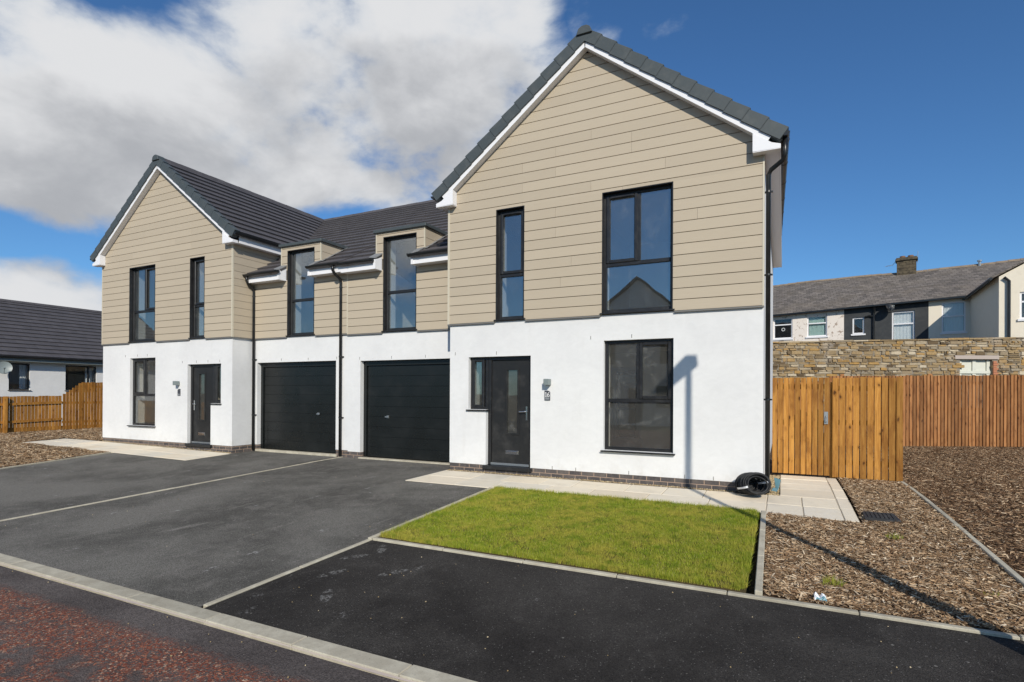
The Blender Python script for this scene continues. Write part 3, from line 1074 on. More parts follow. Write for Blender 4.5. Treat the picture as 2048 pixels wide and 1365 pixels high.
def wallgrid(mb, u0, u1, z0, z1, holes, y0, y1, mi=0):
    us = sorted({u0, u1, *[c for h in holes for c in h[:2]]})
    zs = sorted({z0, z1, *[c for h in holes for c in h[2:]]})
    us = [u for u in us if u0 - 1e-6 <= u <= u1 + 1e-6]
    zs = [z for z in zs if z0 - 1e-6 <= z <= z1 + 1e-6]

    def solid(i, j):
        if i < 0 or j < 0 or i >= len(us) - 1 or j >= len(zs) - 1:
            return False
        cu, cz = (us[i] + us[i + 1]) / 2, (zs[j] + zs[j + 1]) / 2
        return not any(h[0] < cu < h[1] and h[2] < cz < h[3] for h in holes)
    for i in range(len(us) - 1):
        for j in range(len(zs) - 1):
            if not solid(i, j):
                continue
            a, b, c, d = us[i], us[i + 1], zs[j], zs[j + 1]
            mb.poly([(a, y0, c), (b, y0, c), (b, y0, d), (a, y0, d)], mi)
            mb.poly([(b, y1, c), (a, y1, c), (a, y1, d), (b, y1, d)], mi)
            if not solid(i - 1, j):
                mb.poly([(a, y1, c), (a, y0, c), (a, y0, d), (a, y1, d)], mi)
            if not solid(i + 1, j):
                mb.poly([(b, y0, c), (b, y1, c), (b, y1, d), (b, y0, d)], mi)
            if not solid(i, j - 1):
                mb.poly([(a, y1, c), (b, y1, c), (b, y0, c), (a, y0, c)], mi)
            if not solid(i, j + 1):
                mb.poly([(a, y0, d), (b, y0, d), (b, y1, d), (a, y1, d)], mi)


def cladding_rows(mb, u0, u1, z0, ztop, holes, yf, joints, gable=False, pitch=0.178, yb=None):
    """one island per board; boards end at openings and, in the gable, along the roof slope"""
    yb = yf + 0.022 if yb is None else yb
    k = 0
    z = z0
    while z < ztop - 0.01:
        a, b = z + 0.0055, min(z + pitch - 0.0055, ztop)
        spans = [(u0, u1)]
        cuts = sorted({z for h in holes for z in h[2:] if a + 0.012 < z < b - 0.012})
        levels = [a] + cuts + [b]
        for lo, hi in zip(levels, levels[1:]):
            spans = [(u0, u1)]
            for h in holes:
                if h[2] < (lo + hi) / 2 < h[3]:
                    ns = []
                    for (p, q) in spans:
                        if h[1] <= p or h[0] >= q:
                            ns.append((p, q))
                        else:
                            if h[0] > p:
                                ns.append((p, h[0]))
                            if h[1] < q:
                                ns.append((h[1], q))
                    spans = ns
            for j in joints.get(k, ()):
                ns = []
                for (p, q) in spans:
                    ns += [(p, j - 0.0015), (j + 0.0015, q)] if p + 0.05 < j < q - 0.05 else [(p, q)]
                spans = ns
            for (p, q) in spans:
                pa, qa, pb, qb = p, q, p, q
                if gable:
                    def lim(zz):
                        e = (RIDGE_Z - 0.27 - zz) / SLOPE
                        return RIDGE_U - e, RIDGE_U + e
                    la, ra = lim(lo)
                    lb, rb = lim(hi)
                    pa, qa, pb, qb = max(p, la), min(q, ra), max(p, lb), min(q, rb)
                    if qa - pa < 0.02:
                        continue
                    if qb < pb:
                        pb = qb = (pb + qb) / 2
                mb.hexa([(pa, yf, lo), (qa, yf, lo), (qa, yb, lo), (pa, yb, lo), (pb, yf, hi), (qb, yf, hi), (qb, yb, hi), (pb, yb, hi)])
        z += pitch
        k += 1


def window(root, xf, u0, u1, z0, z1, y, panes, sashes, liner=None, sill=True, sill_y=None, vent=False, glass='glass', label=None, frame_mat='black_pvc', fw=0.055):
    """frame with bars, casement sashes, panes and a sill; panes = list of (u0,u1,z0,z1) fractions"""
    mb = MB(xf)
    fy0, fy1 = y, y + 0.07
    mb.box(u0, u0 + fw, fy0, fy1, z0, z1)
    mb.box(u1 - fw, u1, fy0, fy1, z0, z1)
    mb.box(u0 + fw, u1 - fw, fy0, fy1, z0, z0 + fw)
    mb.box(u0 + fw, u1 - fw, fy0, fy1, z1 - fw, z1)
    iu, iz = (u0, u1), (z0, z1)
    for b in panes['bars']:                       # ('h', z, u0, u1) or ('v', u, z0, z1)
        if b[0] == 'h':
            mb.box(b[2], b[3], fy0 + 0.002, fy1 - 0.002, b[1] - 0.032, b[1] + 0.032)
        else:
            mb.box(b[1] - 0.032, b[1] + 0.032, fy0 + 0.001, fy1 - 0.001, b[2], b[3])
    o = mb.build('window', M[frame_mat], root, bevel=0.006)
    if label:
        o['label'] = label
    for (a, b, c, d) in panes['glass']:
        g = MB(xf)
        g.box(a, b, y + 0.030, y + 0.036, c, d)
        g.build('pane', M[glass], o)
    for (a, b, c, d) in sashes:
        s = MB(xf)
        w_ = 0.058
        s.box(a, a + w_, y - 0.018, y + 0.028, c, d)
        s.box(b - w_, b, y - 0.018, y + 0.028, c, d)
        s.box(a + w_, b - w_, y - 0.018, y + 0.028, c, c + w_)
        s.box(a + w_, b - w_, y - 0.018, y + 0.028, d - w_, d)
        s.build('sash', M[frame_mat], o, bevel=0.012)
        if vent:
            v = MB(xf)
            v.box(a + 0.10, b - 0.10, y - 0.026, y - 0.018, d - 0.045, d - 0.022)
            v.build('trickle_vent', M[frame_mat], o)
    if liner:
        l = MB(xf)
        yl0, t = liner, 0.012
        l.box(u0 + 0.0006, u0 + t, yl0, fy0 - 0.001, z0 + 0.001, z1 - 0.0006)
        l.box(u1 - t, u1 - 0.0006, yl0, fy0 - 0.001, z0 + 0.001, z1 - 0.0006)
        l.box(u0 + t, u1 - t, yl0, fy0 - 0.001, z1 - t, z1 - 0.0006)
        l.build_each('reveal', M['black_pvc'], o)
    if sill:
        s = MB(xf)
        sy = (sill_y if sill_y is not None else y - 0.10)
        e = 0.035
        s.hexa([(u0 - e, sy, z0 - 0.028), (u1 + e, sy, z0 - 0.028), (u1 + e, fy1, z0 - 0.028), (u0 - e, fy1, z0 - 0.028),
                (u0 - e, sy, z0 - 0.006), (u1 + e, sy, z0 - 0.006), (u1 + e, fy1, z0 - 0.001), (u0 - e, fy1, z0 - 0.001)])
        s.build('sill', M[frame_mat], o, bevel=0.004)
    return o


def gutter(xf, a, b, r=0.058, n=8, inner=True):
    """half round trough between two points (level)"""
    mb = MB(xf)
    A, B = Vector(a), Vector(b)
    t = (B - A).normalized()
    s = Vector((t.y, -t.x, 0))
    prof = [(math.cos(math.pi + math.pi * i / n) * r, math.sin(math.pi + math.pi * i / n) * r) for i in range(n + 1)]
    prof = [(r + 0.006, 0.008), (r + 0.006, 0)] [::-1] and prof
    inn = [(x * 0.92, z * 0.92) for x, z in prof][::-1]
    loop = prof + inn
    pts = [tuple(A + s * x + Vector((0, 0, z))) for x, z in loop]
    mb.prism(pts, tuple(B - A))
    for p in (A, B):                              # stop ends
        cap = [tuple(p + s * x + Vector((0, 0, z)) - t * 0.004) for x, z in prof]
        mb.prism(cap, tuple(t * 0.008))
    L = (B - A).length
    for i in range(max(1, int(L / 0.9))):         # brackets
        c = A + t * (0.25 + i * 0.9)
        q = [tuple(c + s * x * 1.1 + Vector((0, 0, z * 1.1))) for x, z in prof] + [tuple(c + s * x * 1.02 + Vector((0, 0, z * 1.02))) for x, z in prof][::-1]
        mb.prism(q, tuple(t * 0.03))
    return mb


def downpipe(root, xf, path, r, clips, wall_y, label=None):
    mb = MB(xf)
    mb.tube(path, r, 12)
    o = mb.build('downpipe', M['gutter'], root, smooth=True)
    for z in clips:
        c = MB(xf)
        x, y = path[-1][0], path[-1][1]
        ring = [(x + math.cos(a) * (r + .006), y + math.sin(a) * (r + .006), z) for a in [2 * math.pi * i / 12 for i in range(12)]]
        c.prism([(p[0], p[1], z - 0.014) for p in ring], (0, 0, 0.028))
        c.box(x - 0.062, x + 0.062, wall_y - 0.028, wall_y - 0.002, z - 0.012, z + 0.012)
        c.build('pipe_clip', M['gutter'], o)
    if label:
        o['label'] = label
    return o


def roof_slope(mb, pos, L, gauge, trange):
    """sawtooth courses of flat tiles; pos(s,h,t)"""
    n = int(math.ceil(L / gauge - 1e-6))
    for i in range(n):
        s0, s1 = i * gauge, min((i + 1) * gauge, L)
        for (t0, t1, t2, t3) in trange(s0, s1):
            lo, up = 0.046, 0.004
            p = [pos(s0, lo, t0), pos(s0, lo, t1), pos(s1, up, t2), pos(s1, up, t3),
                 pos(s0, -0.02, t0), pos(s0, -0.02, t1), pos(s1, -0.02, t2), pos(s1, -0.02, t3)]
            mb.add(p, [(0, 1, 2, 3), (4, 7, 6, 5), (0, 4, 5, 1), (1, 5, 6, 2), (2, 6, 7, 3), (3, 7, 4, 0)])


def house(X0, sx, dz, label, near):
    def xf(u, y, z):
        return (X0 + sx * u, y, z + dz)
    root = thing('house', label, 'house', (X0, 0, dz))
    o_near = near
    # ---- openings
    WIN_W = (3.08, 4.236, 0.544, 2.40)
    SIDE = (0.418, 0.80, 1.19, 2.184)
    DOOR = (0.80, 1.72, 0.15, 2.184)
    WIN_A = (1.018, 1.593, 2.87, 4.906)
    WIN_B = (3.054, 4.224, 2.87, 4.906)
    GAR = (-2.78, -0.14, 0.15, 2.22)
    WIN_D = (-2.115, -1.225, 2.87, 4.93)
    # ---- walls
    mb = MB(xf)
    wallgrid(mb, 0, W, 0.15, 2.83, [WIN_W, SIDE, DOOR], 0, 0.4)
    mb.box(0.0, 0.25, 0.4, DEPTH - .3, 0.15, 2.83)
    mb.box(W - 0.25, W, 0.4, DEPTH - .3, 0.15, 5.2)
    wallgrid(mb, WING, -0.001, 0.15, 2.83, [GAR], WY, WY + 0.4)
    wallgrid(mb, 0, W, 0.15, 5.2, [(1.1, 1.75, 0.15, 2.2)], DEPTH - .3, DEPTH)
    mb.build('wall', M['render'], root)
    up = MB(xf)
    wallgrid(up, 0, W, 2.832, 5.2, [WIN_A, WIN_B], 0, 0.4)
    e = (RIDGE_Z - 0.30 - 5.2) / SLOPE
    up.prism([(RIDGE_U - e, 0.0, 5.201), (RIDGE_U + e, 0.0, 5.201), (RIDGE_U, 0.0, RIDGE_Z - 0.30)], (0, 0.3, 0))
    up.prism([(RIDGE_U - e, DEPTH, 5.201), (RIDGE_U + e, DEPTH, 5.201), (RIDGE_U, DEPTH, RIDGE_Z - 0.30)], (0, -0.3, 0))
    up.box(0.0, 0.25, 0.4, DEPTH - .3, 2.832, 5.2)
    wallgrid(up, WING, -0.001, 2.832, 4.32, [WIN_D], WY, WY + 0.4)
    DT = 5.03
    wallgrid(up, -2.30, -1.03, 4.322, DT, [WIN_D], WY, WY + 0.4)
    up.build('upper_wall', M['render'], root)
    bk = MB(xf)
    wallgrid(bk, 0, W - .02, 2.832, 5.2, [WIN_A, WIN_B], -0.0135, -0.001)
    bk.prism([(RIDGE_U - e, -0.0135, 5.201), (RIDGE_U + e, -0.0135, 5.201), (RIDGE_U, -0.0135, RIDGE_Z - 0.30)], (0, 0.0125, 0))
    bk.build('board_backing', M['cladback'], root)
    bk = MB(xf)
    wallgrid(bk, WING, -0.015, 2.832, 4.32, [WIN_D], WY - 0.0135, WY - 0.001)
    wallgrid(bk, -2.30, -1.03, 4.322, DT, [WIN_D], WY - 0.0135, WY - 0.001)
    bk.build('board_backing', M['cladback'], root)
    # ---- plinth
    pl = MB(xf)
    for a, b in ((0.0, 0.775), (1.745, W)):
        pl.box(a, b, 0.012, 0.3, -0.25, 0.149)
    pl.box(0.775, 1.745, 0.014, 0.3, -0.25, 0.07)
    pl.box(0.012, 0.25, 0.3, DEPTH, -0.25, 0.149)
    pl.box(W - 0.25, W - 0.012, 0.3, DEPTH, -0.25, 0.149)
    pl.box(WING, GAR[0], WY + 0.012, WY + 0.3, -0.25, 0.149)
    pl.box(GAR[1], -0.002, WY + 0.012, WY + 0.3, -0.25, 0.149)
    pl.build_each('plinth', M['brick'], root)
    # ---- floors, ceilings and partitions inside
    fl = MB(xf)
    fl.box(0.25, W - 0.25, 0.4, DEPTH - .3, 0.02, 0.15, 1)
    fl.box(0.25, W - 0.25, 0.4, DEPTH - .3, 2.50, 2.76)
    fl.box(0.25, W - 0.25, 0.4, DEPTH - .3, 5.12, 5.19)
    fl.box(WING, -0.002, WY + .4, DEPTH - 0.3, 2.50, 2.76)
    fl.box(WING, -0.002, DEPTH - 0.3, DEPTH, 0.0, 5.0)
    fl.box(WING, WING + 0.1, WY + .4, DEPTH - 0.3, 2.76, 4.25)
    wallgrid(fl, 0.25, W - 0.25, 0.15, 2.50, [(2.0, 2.76, 0.15, 2.15)], 4.2, 4.3)
    wallgrid(fl, 0.25, W - 0.25, 2.76, 5.12, [], 4.2, 4.3)
    fl.box(2.35, 2.45, 0.4, 4.2, 2.76, 5.12)
    fl.box(1.86, 1.96, 0.4, 4.2, 0.15, 2.50)
    fl.box(0.4, 1.6, 3.2, 3.25, 0.15, 2.5)
    fl.build('interior', [M['interior'], M['floor']], root)
    # ---- cladding
    cl = MB(xf)
    t = 0.004
    grow = lambda h: (h[0] - t, h[1] + t, h[2] - 0.03, h[3] + t)
    joints = {10: (2.2,), 11: (1.55, 3.4), 12: (2.85,), 13: (1.55, 4.1), 14: (2.2,), 15: (1.55, 3.55), 16: (2.2, 3.55), 17: (2.85,), 8: (2.2, 4.6), 3: (2.3,), 5: (2.5,)}
    cladding_rows(cl, 0.0, W - 0.02, 2.83, RIDGE_Z - 0.30, [grow(WIN_A), grow(WIN_B)], -0.036, joints, gable=True)
    cladding_rows(cl, WING, -0.06, 2.83, 4.21, [grow(WIN_D)], WY - 0.036, {})
    cladding_rows(cl, -2.30, -1.03, 4.45, DT, [grow(WIN_D)], WY - 0.036, {})
    z = 2.83
    while z < 5.10:                                  # return along the inner side of the gable projection
        a, b = z + 0.004, min(z + 0.176, 5.10)
        ya = WY - 0.040 if b < 4.2 else max(WY - 0.04, yw(b) + 0.15)
        cl.box(-0.036, -0.014, -0.012, ya, a, b)
        z += 0.18
    for us in ((-2.322, -2.300), (-1.03, -1.008)):    # dormer cheeks
        z = 4.45
        while z < DT:
            a, b = z + 0.004, min(z + 0.176, DT)
            cl.box(us[0], us[1], WY - 0.014, max(WY + 0.1, yw(b) + 0.1), a, b)
            z += 0.18
    cl.build('cladding', M['clad'], root)
    tr = MB(xf)
    tr.box(-0.040, 0.004, -0.041, -0.001, 2.825, 5.11)
    tr.box(W - 0.02, W + 0.006, -0.041, 0.0, 2.825, 5.11)
    for u in (-2.325, -1.03):
        tr.box(u, u + 0.025, WY - 0.040, WY, 4.47, DT)
    tr.box(WING + 0.0005, WING + 0.014, WY - 0.0405, WY, 2.83, 4.2)
    tr.build_each('corner_trim', M['trim'], root)
    dr = MB(xf)
    for a, b in ((-0.038, WIN_A[0] - .03), (WIN_A[1] + .03, WIN_B[0] - .03), (WIN_B[1] + .03, W)):
        dr.box(a, b, -0.044, -0.002, 2.806, 2.829)
    dr.box(-0.044, -0.002, -0.002, WY - 0.045, 2.806, 2.829)
    for a, b in ((WING, WIN_D[0] - .03), (WIN_D[1] + .03, -0.05)):
        dr.box(a, b, WY - 0.044, WY - 0.002, 2.806, 2.829)
    dr.build_each('drip_trim', M['grey_trim'], root)
    # ---- windows
    q = 0.055

    def two(h, tz, sash_low, y, **kw):
        u0, u1, z0, z1 = h
        g = [(u0 + q, u1 - q, z0 + q, tz - .03), (u0 + q, u1 - q, tz + .03, z1 - q)]
        window(root, xf, u0, u1, z0, z1, y, {'bars': [('h', tz, u0 + q, u1 - q)], 'glass': g},
               [(u0 + q - .01, u1 - q + .01, tz + .022, z1 - q + .01)] if not sash_low else [], **kw)

    two(WIN_A, 3.69, False, 0.055, liner=-0.040, sill_y=-0.055, vent=True)
    two(WIN_D, 3.72, True, WY + 0.055, liner=WY - 0.040, sill_y=WY - 0.055)
    u0, u1, z0, z1 = WIN_B
    um, tz = 3.650, 3.69
    window(root, xf, u0, u1, z0, z1, 0.055, {'bars': [('h', tz, u0 + q, u1 - q), ('v', um, tz + .03, z1 - q)],
           'glass': [(u0 + q, u1 - q, z0 + q, tz - .03), (u0 + q, um - .03, tz + .03, z1 - q), (um + .03, u1 - q, tz + .03, z1 - q)]},
           [(u0 + q - .01, um - .012, tz + .022, z1 - q + .01)], liner=-0.040, sill_y=-0.055, vent=True)
    u0, u1, z0, z1 = WIN_W
    um, tz = 3.655, 1.385
    window(root, xf, u0, u1, z0, z1, 0.075, {'bars': [('h', tz, u0 + q, u1 - q), ('v', um, tz + .03, z1 - q)],
           'glass': [(u0 + q, u1 - q, z0 + q, tz - .03), (u0 + q, um - .03, tz + .03, z1 - q), (um + .03, u1 - q, tz + .03, z1 - q)]},
           [(um + .012, u1 - q + .01, tz + .022, z1 - q + .01)], sill_y=-0.06, vent=True, glass='glass_dusty')
    window(root, xf, 1.1, 1.75, 0.15, 2.2, DEPTH - 0.2, {'bars': [('h', 1.05, 1.155, 1.695)],
           'glass': [(1.155, 1.695, 0.21, 1.02), (1.155, 1.695, 1.08, 2.14)]}, [], sill=False)
    # ---- front door with side light
    y = 0.085
    dp = thing_part('front_door', root, (X0, 0, dz))
    d = MB(xf)
    u0, u1, z1 = DOOR[0], DOOR[1], DOOR[3]
    d.box(u0, u0 + 0.065, y, y + .09, 0.15, z1)
    d.box(u1 - 0.065, u1, y, y + .09, 0.15, z1)
    d.box(u0 + 0.065, u1 - 0.065, y, y + .09, z1 - 0.065, z1)
    d.build('door_frame', M['black_pvc'], dp, bevel=0.005)
    a, b = u0 + 0.07, u1 - 0.07
    d = MB(xf)
    ga, gb, g0, g1 = 1.195, 1.405, 0.76, 1.93
    wallgrid(d, a, b, 0.20, z1 - 0.07, [(ga, gb, g0, g1)], y + 0.03, y + 0.08)
    for (p0, p1, r0, r1) in ((ga - .035, ga, g0 - .035, g1 + .035), (gb, gb + .035, g0 - .035, g1 + .035), (ga, gb, g0 - .035, g0), (ga, gb, g1, g1 + .035)):
        d.box(p0, p1, y + 0.015, y + 0.03, r0, r1)
    d.build('door_leaf', M['door'], dp, bevel=0.003)
    d = MB(xf)
    d.box(ga, gb, y + 0.045, y + 0.055, g0, g1)
    d.build('door_glazing', M['glass_dusty'], dp)
    d = MB(xf)
    hu = b - 0.055 if near else b - 0.055
    d.box(hu - 0.016, hu + 0.016, y + 0.016, y + 0.03, 1.00, 1.26)
    d.tube([(hu, y + 0.03, 1.165), (hu, y - 0.025, 1.165), (hu - 0.02, y - 0.03, 1.165), (hu - 0.13, y - 0.03, 1.16)], 0.010, 8)
    d.build('door_handle', M['chrome'], dp, bevel=0.002)
    d = MB(xf)
    d.box(1.165, 1.435, y + 0.018, y + 0.03, 0.36, 0.435)
    d.box(1.185, 1.415, y + 0.008, y + 0.018, 0.375, 0.42)
    d.build('letter_plate', M['chrome'], dp, bevel=0.003)
    d = MB(xf)
    d.box(u0 + 0.065, u1 - 0.065, y - 0.01, y + 0.09, 0.15, 0.195)
    d.build('threshold', M['dull_metal'], dp, bevel=0.004)
    d = MB(xf)
    d.box(u0 - 0.045, u1 + 0.03, -0.045, y - 0.012, 0.078, 0.146)
    d.build('door_step', M['black_pvc'], dp, bevel=0.004)
    u0, u1, z0, z1 = SIDE
    window(root, xf, u0, u1 - 0.005, z0, z1, y, {'bars': [], 'glass': [(u0 + .08, u1 - .13, z0 + .08, z1 - .08)]},
           [(u0 + .03, u1 - .08, z0 + .03, z1 - .03)], sill_y=-0.04)
    # ---- garage door
    g = MB(xf)
    y = WY + 0.11
    a, b, z1 = GAR[0], GAR[1], GAR[3]
    g.box(a, a + 0.08, y, y + .08, gz(0, .6) - dz * 0, z1)
    g.box(b - 0.08, b, y, y + .08, gz(0, .6), z1)
    g.box(a + .08, b - .08, y, y + .08, z1 - 0.11, z1)
    gd = g.build('garage_door', M['garage'], root, bevel=0.004)
    pn = MB(xf)
    zb, zt, n = 0.045, z1 - 0.115, 9
    for i in range(n):
        p0, p1 = zb + (zt - zb) * i / n, zb + (zt - zb) * (i + 1) / n
        pn.box(a + .085, b - .085, y + 0.0375, y + 0.07, p0 + 0.0015, p1 - 0.0015)
    pn.box(a + .085, b - .085, y + 0.045, y + 0.065, zb, zt)
    pn.build('garage_panel', M['garage'], gd, bevel=0.003)
    h = MB(xf)
    hu = -2.10
    h.box(hu - 0.03, hu + 0.03, y + 0.012, y + 0.035, 0.93, 0.99)
    h.box(hu - 0.06, hu + 0.035, y - 0.012, y + 0.012, 0.945, 0.975)
    h.build('garage_handle', M['dull_metal'], gd, bevel=0.003)
    s = MB(xf)
    s.box(a - 0.03, b + 0.03, WY - 0.03, WY + 0.12, -0.12, 0.036)
    s.build('garage_threshold', M['kerb'], root, bevel=0.004)
    # ---- roofs
    cph, sph = math.cos(PHI), math.sin(PHI)
    LS = EAVE_D / cph
    skew = 0.021

    def left_pos(s, h, tt):
        return (RIDGE_U - EAVE_D + s * cph - h * sph, tt, RIDGE_Z - EAVE_D * SLOPE + s * sph + h * cph)

    def right_pos(s, h, tt):
        k = skew * max(tt, 0) * (1 - s / LS)
        return (RIDGE_U + EAVE_D - s * cph + h * sph - k, tt, RIDGE_Z - EAVE_D * SLOPE + s * sph + h * cph)

    def left_range(s0, s1):
        ya = min(DEPTH + .1, yw(RIDGE_Z - EAVE_D * SLOPE + s0 * sph) + 0.06)
        yb = min(DEPTH + .1, yw(RIDGE_Z - EAVE_D * SLOPE + s1 * sph) + 0.06)
        return [(-0.14, ya, yb, -0.14)]
    rf = MB(xf)
    gauge = LS / 12.0
    roof_slope(rf, left_pos, LS, gauge, left_range)
    rf.build('main_roof', M['tile_main'], root)
    rf = MB(xf)
    roof_slope(rf, right_pos, LS, gauge, lambda s0, s1: [(-0.14, DEPTH + .1, DEPTH + .1, -0.14)])
    rf.build('main_roof', M['tile_main'], root)
    cps, sps = math.cos(PSI), math.sin(PSI)
    LW = (WRIDGE_Y - WEAVE_Y) / cps

    def wing_pos(s, h, tt):
        return (tt, WEAVE_Y + s * cps - h * sps, WEAVE_Z + s * sps + h * cps)

    def uval(s):
        z_ = WEAVE_Z + s * sps
        return max(-0.03, RIDGE_U - (RIDGE_Z - z_) / SLOPE + 0.03) if z_ < RIDGE_Z else RIDGE_U

    def wing_range(s0, s1):
        z0_, y0_ = WEAVE_Z + s0 * sps, WEAVE_Y + s0 * cps
        a0, a1 = uval(s0), uval(s1)
        if y0_ < WY - 0.05:
            c0, c1 = -2.15, -1.20
        elif z0_ < DT:
            c0, c1 = -2.30, -1.03
        else:
            return [(WING, a0, a1, WING)]
        return [(WING, c0, c0, WING), (c1, a0, a1, c1)]
    wr = MB(xf)
    ng = 18
    roof_slope(wr, wing_pos, LW, LW / ng, wing_range)
    back = [(WING, WRIDGE_Y, WRIDGE_Z), (RIDGE_U, WRIDGE_Y, WRIDGE_Z), (0.1, DEPTH + .1, 5.3), (WING, DEPTH + .1, 5.3)]
    wr.prism(back, (0, 0, -0.05))
    wr.build('wing_roof', M['tile_wing'], root)
    rg = MB(xf)
    prof = [(-0.125, -0.07), (-0.09, 0.022), (-0.035, 0.055), (0.035, 0.055), (0.09, 0.022), (0.125, -0.07)]
    k = 0
    yy = -0.036
    while yy < DEPTH:
        e = 0.004 * (k % 2)
        rg.prism([(RIDGE_U + a * (1 + e), yy, RIDGE_Z + b + e) for a, b in prof], (0, 0.445, 0))
        yy += 0.45
        k += 1
    rg.build('ridge', M['tile_main'], root)
    re_ = MB(xf)
    re_.prism([(RIDGE_U + a * 1.12, -0.236, RIDGE_Z + b * 1.1 + .004) for a, b in prof] , (0, 0.20, 0))
    re_.build('ridge_end', M['verge'], root, bevel=0.006)
    rg = MB(xf)
    uu = WING
    while uu < RIDGE_U - 0.1:
        e = 0.004 * (k % 2)
        rg.prism([(uu, WRIDGE_Y + a * .9, WRIDGE_Z + b * .8 + e) for a, b in prof], (min(0.445, RIDGE_U - uu), 0, 0))
        uu += 0.45
        k += 1
    rg.build('ridge', M['tile_main'], root)
    for pos in (left_pos, right_pos):
        vg = MB(xf)
        for i in range(12):
            s0, s1 = i * gauge - 0.02, (i + 1) * gauge - 0.006
            if i == 11:
                s1 = LS - (0.02 if pos is left_pos else 0.06)
            lo, hi, bl, bh = 0.066, 0.040, -0.135, -0.150
            c = []
            for yv in ((-0.205, -0.055) if pos is left_pos else (-0.2035, -0.0565)):
                c += [pos(s0, bl, yv), pos(s1, bh, yv), pos(s1, hi, yv), pos(s0, lo, yv)]
            vg.hexa(c)
        vg.build('verge', M['verge'], root, bevel=0.004)
    bb = MB(xf)
    for pos in (left_pos, right_pos):
        e = 0.0 if pos is left_pos else 0.0
        bb.hexa([pos(0.12, -0.215, -.175), pos(LS - .155 + e, -0.215, -.175), pos(LS + .001, -0.02, -.175), pos(0.12, -0.02, -.175),
                 pos(0.12, -0.215, -.150), pos(LS - .155 + e, -0.215, -.150), pos(LS + .001, -0.02, -.150), pos(0.12, -0.02, -.150)])
    bb.build_each('bargeboard', M['white_pvc'], root)
    sf = MB(xf)
    for pos in (left_pos, right_pos):
        sf.hexa([pos(0.2, -0.213, -.149), pos(LS - .155, -0.213, -.149), pos(LS - .145, -0.200, -.149), pos(0.2, -0.200, -.149),
                 pos(0.2, -0.213, -.0365), pos(LS - .155, -0.213, -.0365), pos(LS - .145, -0.200, -.0365), pos(0.2, -0.200, -.0365)])
    yl = yw(5.12) + 0.15
    for (a, b, ye) in ((-0.2, -0.001, yl), (W + 0.001, W + 0.2, DEPTH)):
        sf.box(a, b, 0.0, ye, 5.105, 5.120)
    sf.box(WING, WIN_D[0] - 0.03, WY - 0.235, WY - 0.001, 4.205, 4.220)
    sf.box(WIN_D[1] + 0.03, -0.04, WY - 0.235, WY - 0.001, 4.205, 4.220)
    sf.build_each('soffit', M['white_pvc'], root)
    fa = MB(xf)
    fa.box(-0.222, -0.202, 0.0, yl, 5.10, 5.30)
    fa.box(W + 0.202, W + 0.222, 0.0, DEPTH, 5.10, 5.30)
    fa.box(WING, WIN_D[0] - 0.03, WY - 0.255, WY - 0.237, 4.200, 4.40)
    fa.box(WIN_D[1] + 0.03, -0.04, WY - 0.255, WY - 0.237, 4.200, 4.40)
    fa.build_each('fascia', M['white_pvc'], root)
    bx = MB(xf)
    for sgn in (-1, 1):
        def mu(v):
            return v if sgn < 0 else 2 * RIDGE_U - v
        pts = [(-0.222, 5.098), (0.155, 5.104), (0.155, zr(.155) - .275), (-0.10, zr(-.10) - .262), (-0.222, zr(-.222) - .21)]
        bx.prism([(mu(u_), -0.182, z_) for u_, z_ in pts], (0, 0.144, 0))
        bx.box(min(mu(-0.222), mu(0.153)), max(mu(-0.222), mu(0.153)), -0.1815, -0.0385, 5.088, 5.097)
    for (ua, ub) in ((WIN_D[0] - 0.085, WIN_D[0] - 0.031), (WIN_D[1] + 0.031, WIN_D[1] + 0.085)):
        bx.prism([(ua, WY - 0.275, 4.195), (ua, WY - 0.040, 4.195), (ua, WY - 0.040, 4.50), (ua, WY - 0.16, 4.44), (ua, WY - 0.275, 4.40)], (ub - ua, 0, 0))
    bx.build_each('boxed_eave', M['white_pvc'], root)
    ld = MB(xf)
    for ua, s_ in ((WIN_D[0] - 0.02, -1), (WIN_D[1] + 0.02, 1)):
        ld.hexa([(ua, WY - 0.25, 4.43), (ua + s_ * .20, WY - 0.25, 4.455), (ua + s_ * .20, WY - 0.037, 4.575), (ua, WY - 0.037, 4.56),
                 (ua, WY - 0.25, 4.45), (ua + s_ * .20, WY - 0.25, 4.475), (ua + s_ * .20, WY - 0.037, 4.595), (ua, WY - 0.037, 4.585)])
        for k in range(1):
            uo = -2.322 if s_ < 0 else -1.008
            ld.hexa([wing_pos(0.22, .036, uo), wing_pos(0.22, .036, uo + s_ * .07), wing_pos(1.2, .036, uo + s_ * .07), wing_pos(1.2, .036, uo),
                     wing_pos(0.22, .042, uo), wing_pos(0.22, .042, uo + s_ * .07), wing_pos(1.2, .042, uo + s_ * .07), wing_pos(1.2, .042, uo)])
    ld.build_each('flashing', M['lead'], root)
    df = MB(xf)
    ye = yw(DT + 0.1) + 0.05
    df.hexa([(-2.37, WY - 0.085, DT), (-0.96, WY - 0.085, DT), (-0.96, ye, DT), (-2.37, ye, DT),
             (-2.37, WY - 0.085, DT + .075), (-0.96, WY - 0.085, DT + .075), (-0.96, ye, DT + .085), (-2.37, ye, DT + .085)])
    df.build('dormer_roof', M['verge'], root, bevel=0.01)
    for a, b in (((-0.285, -0.19, 5.315), (-0.285, yl - .25, 5.315)), ((W + 0.285, -0.19, 5.315), (W + 0.285 - skew * DEPTH, DEPTH, 5.315)),
                 ((WING, WY - 0.32, 4.395), (WIN_D[0] - 0.06, WY - 0.32, 4.395)), ((WIN_D[1] + 0.0, WY - 0.32, 4.395), (-0.05, WY - 0.32, 4.395))):
        gutter(xf, a, b).build('gutter', M['gutter'], root)
    # ---- rainwater pipes
    py = WY - 0.055
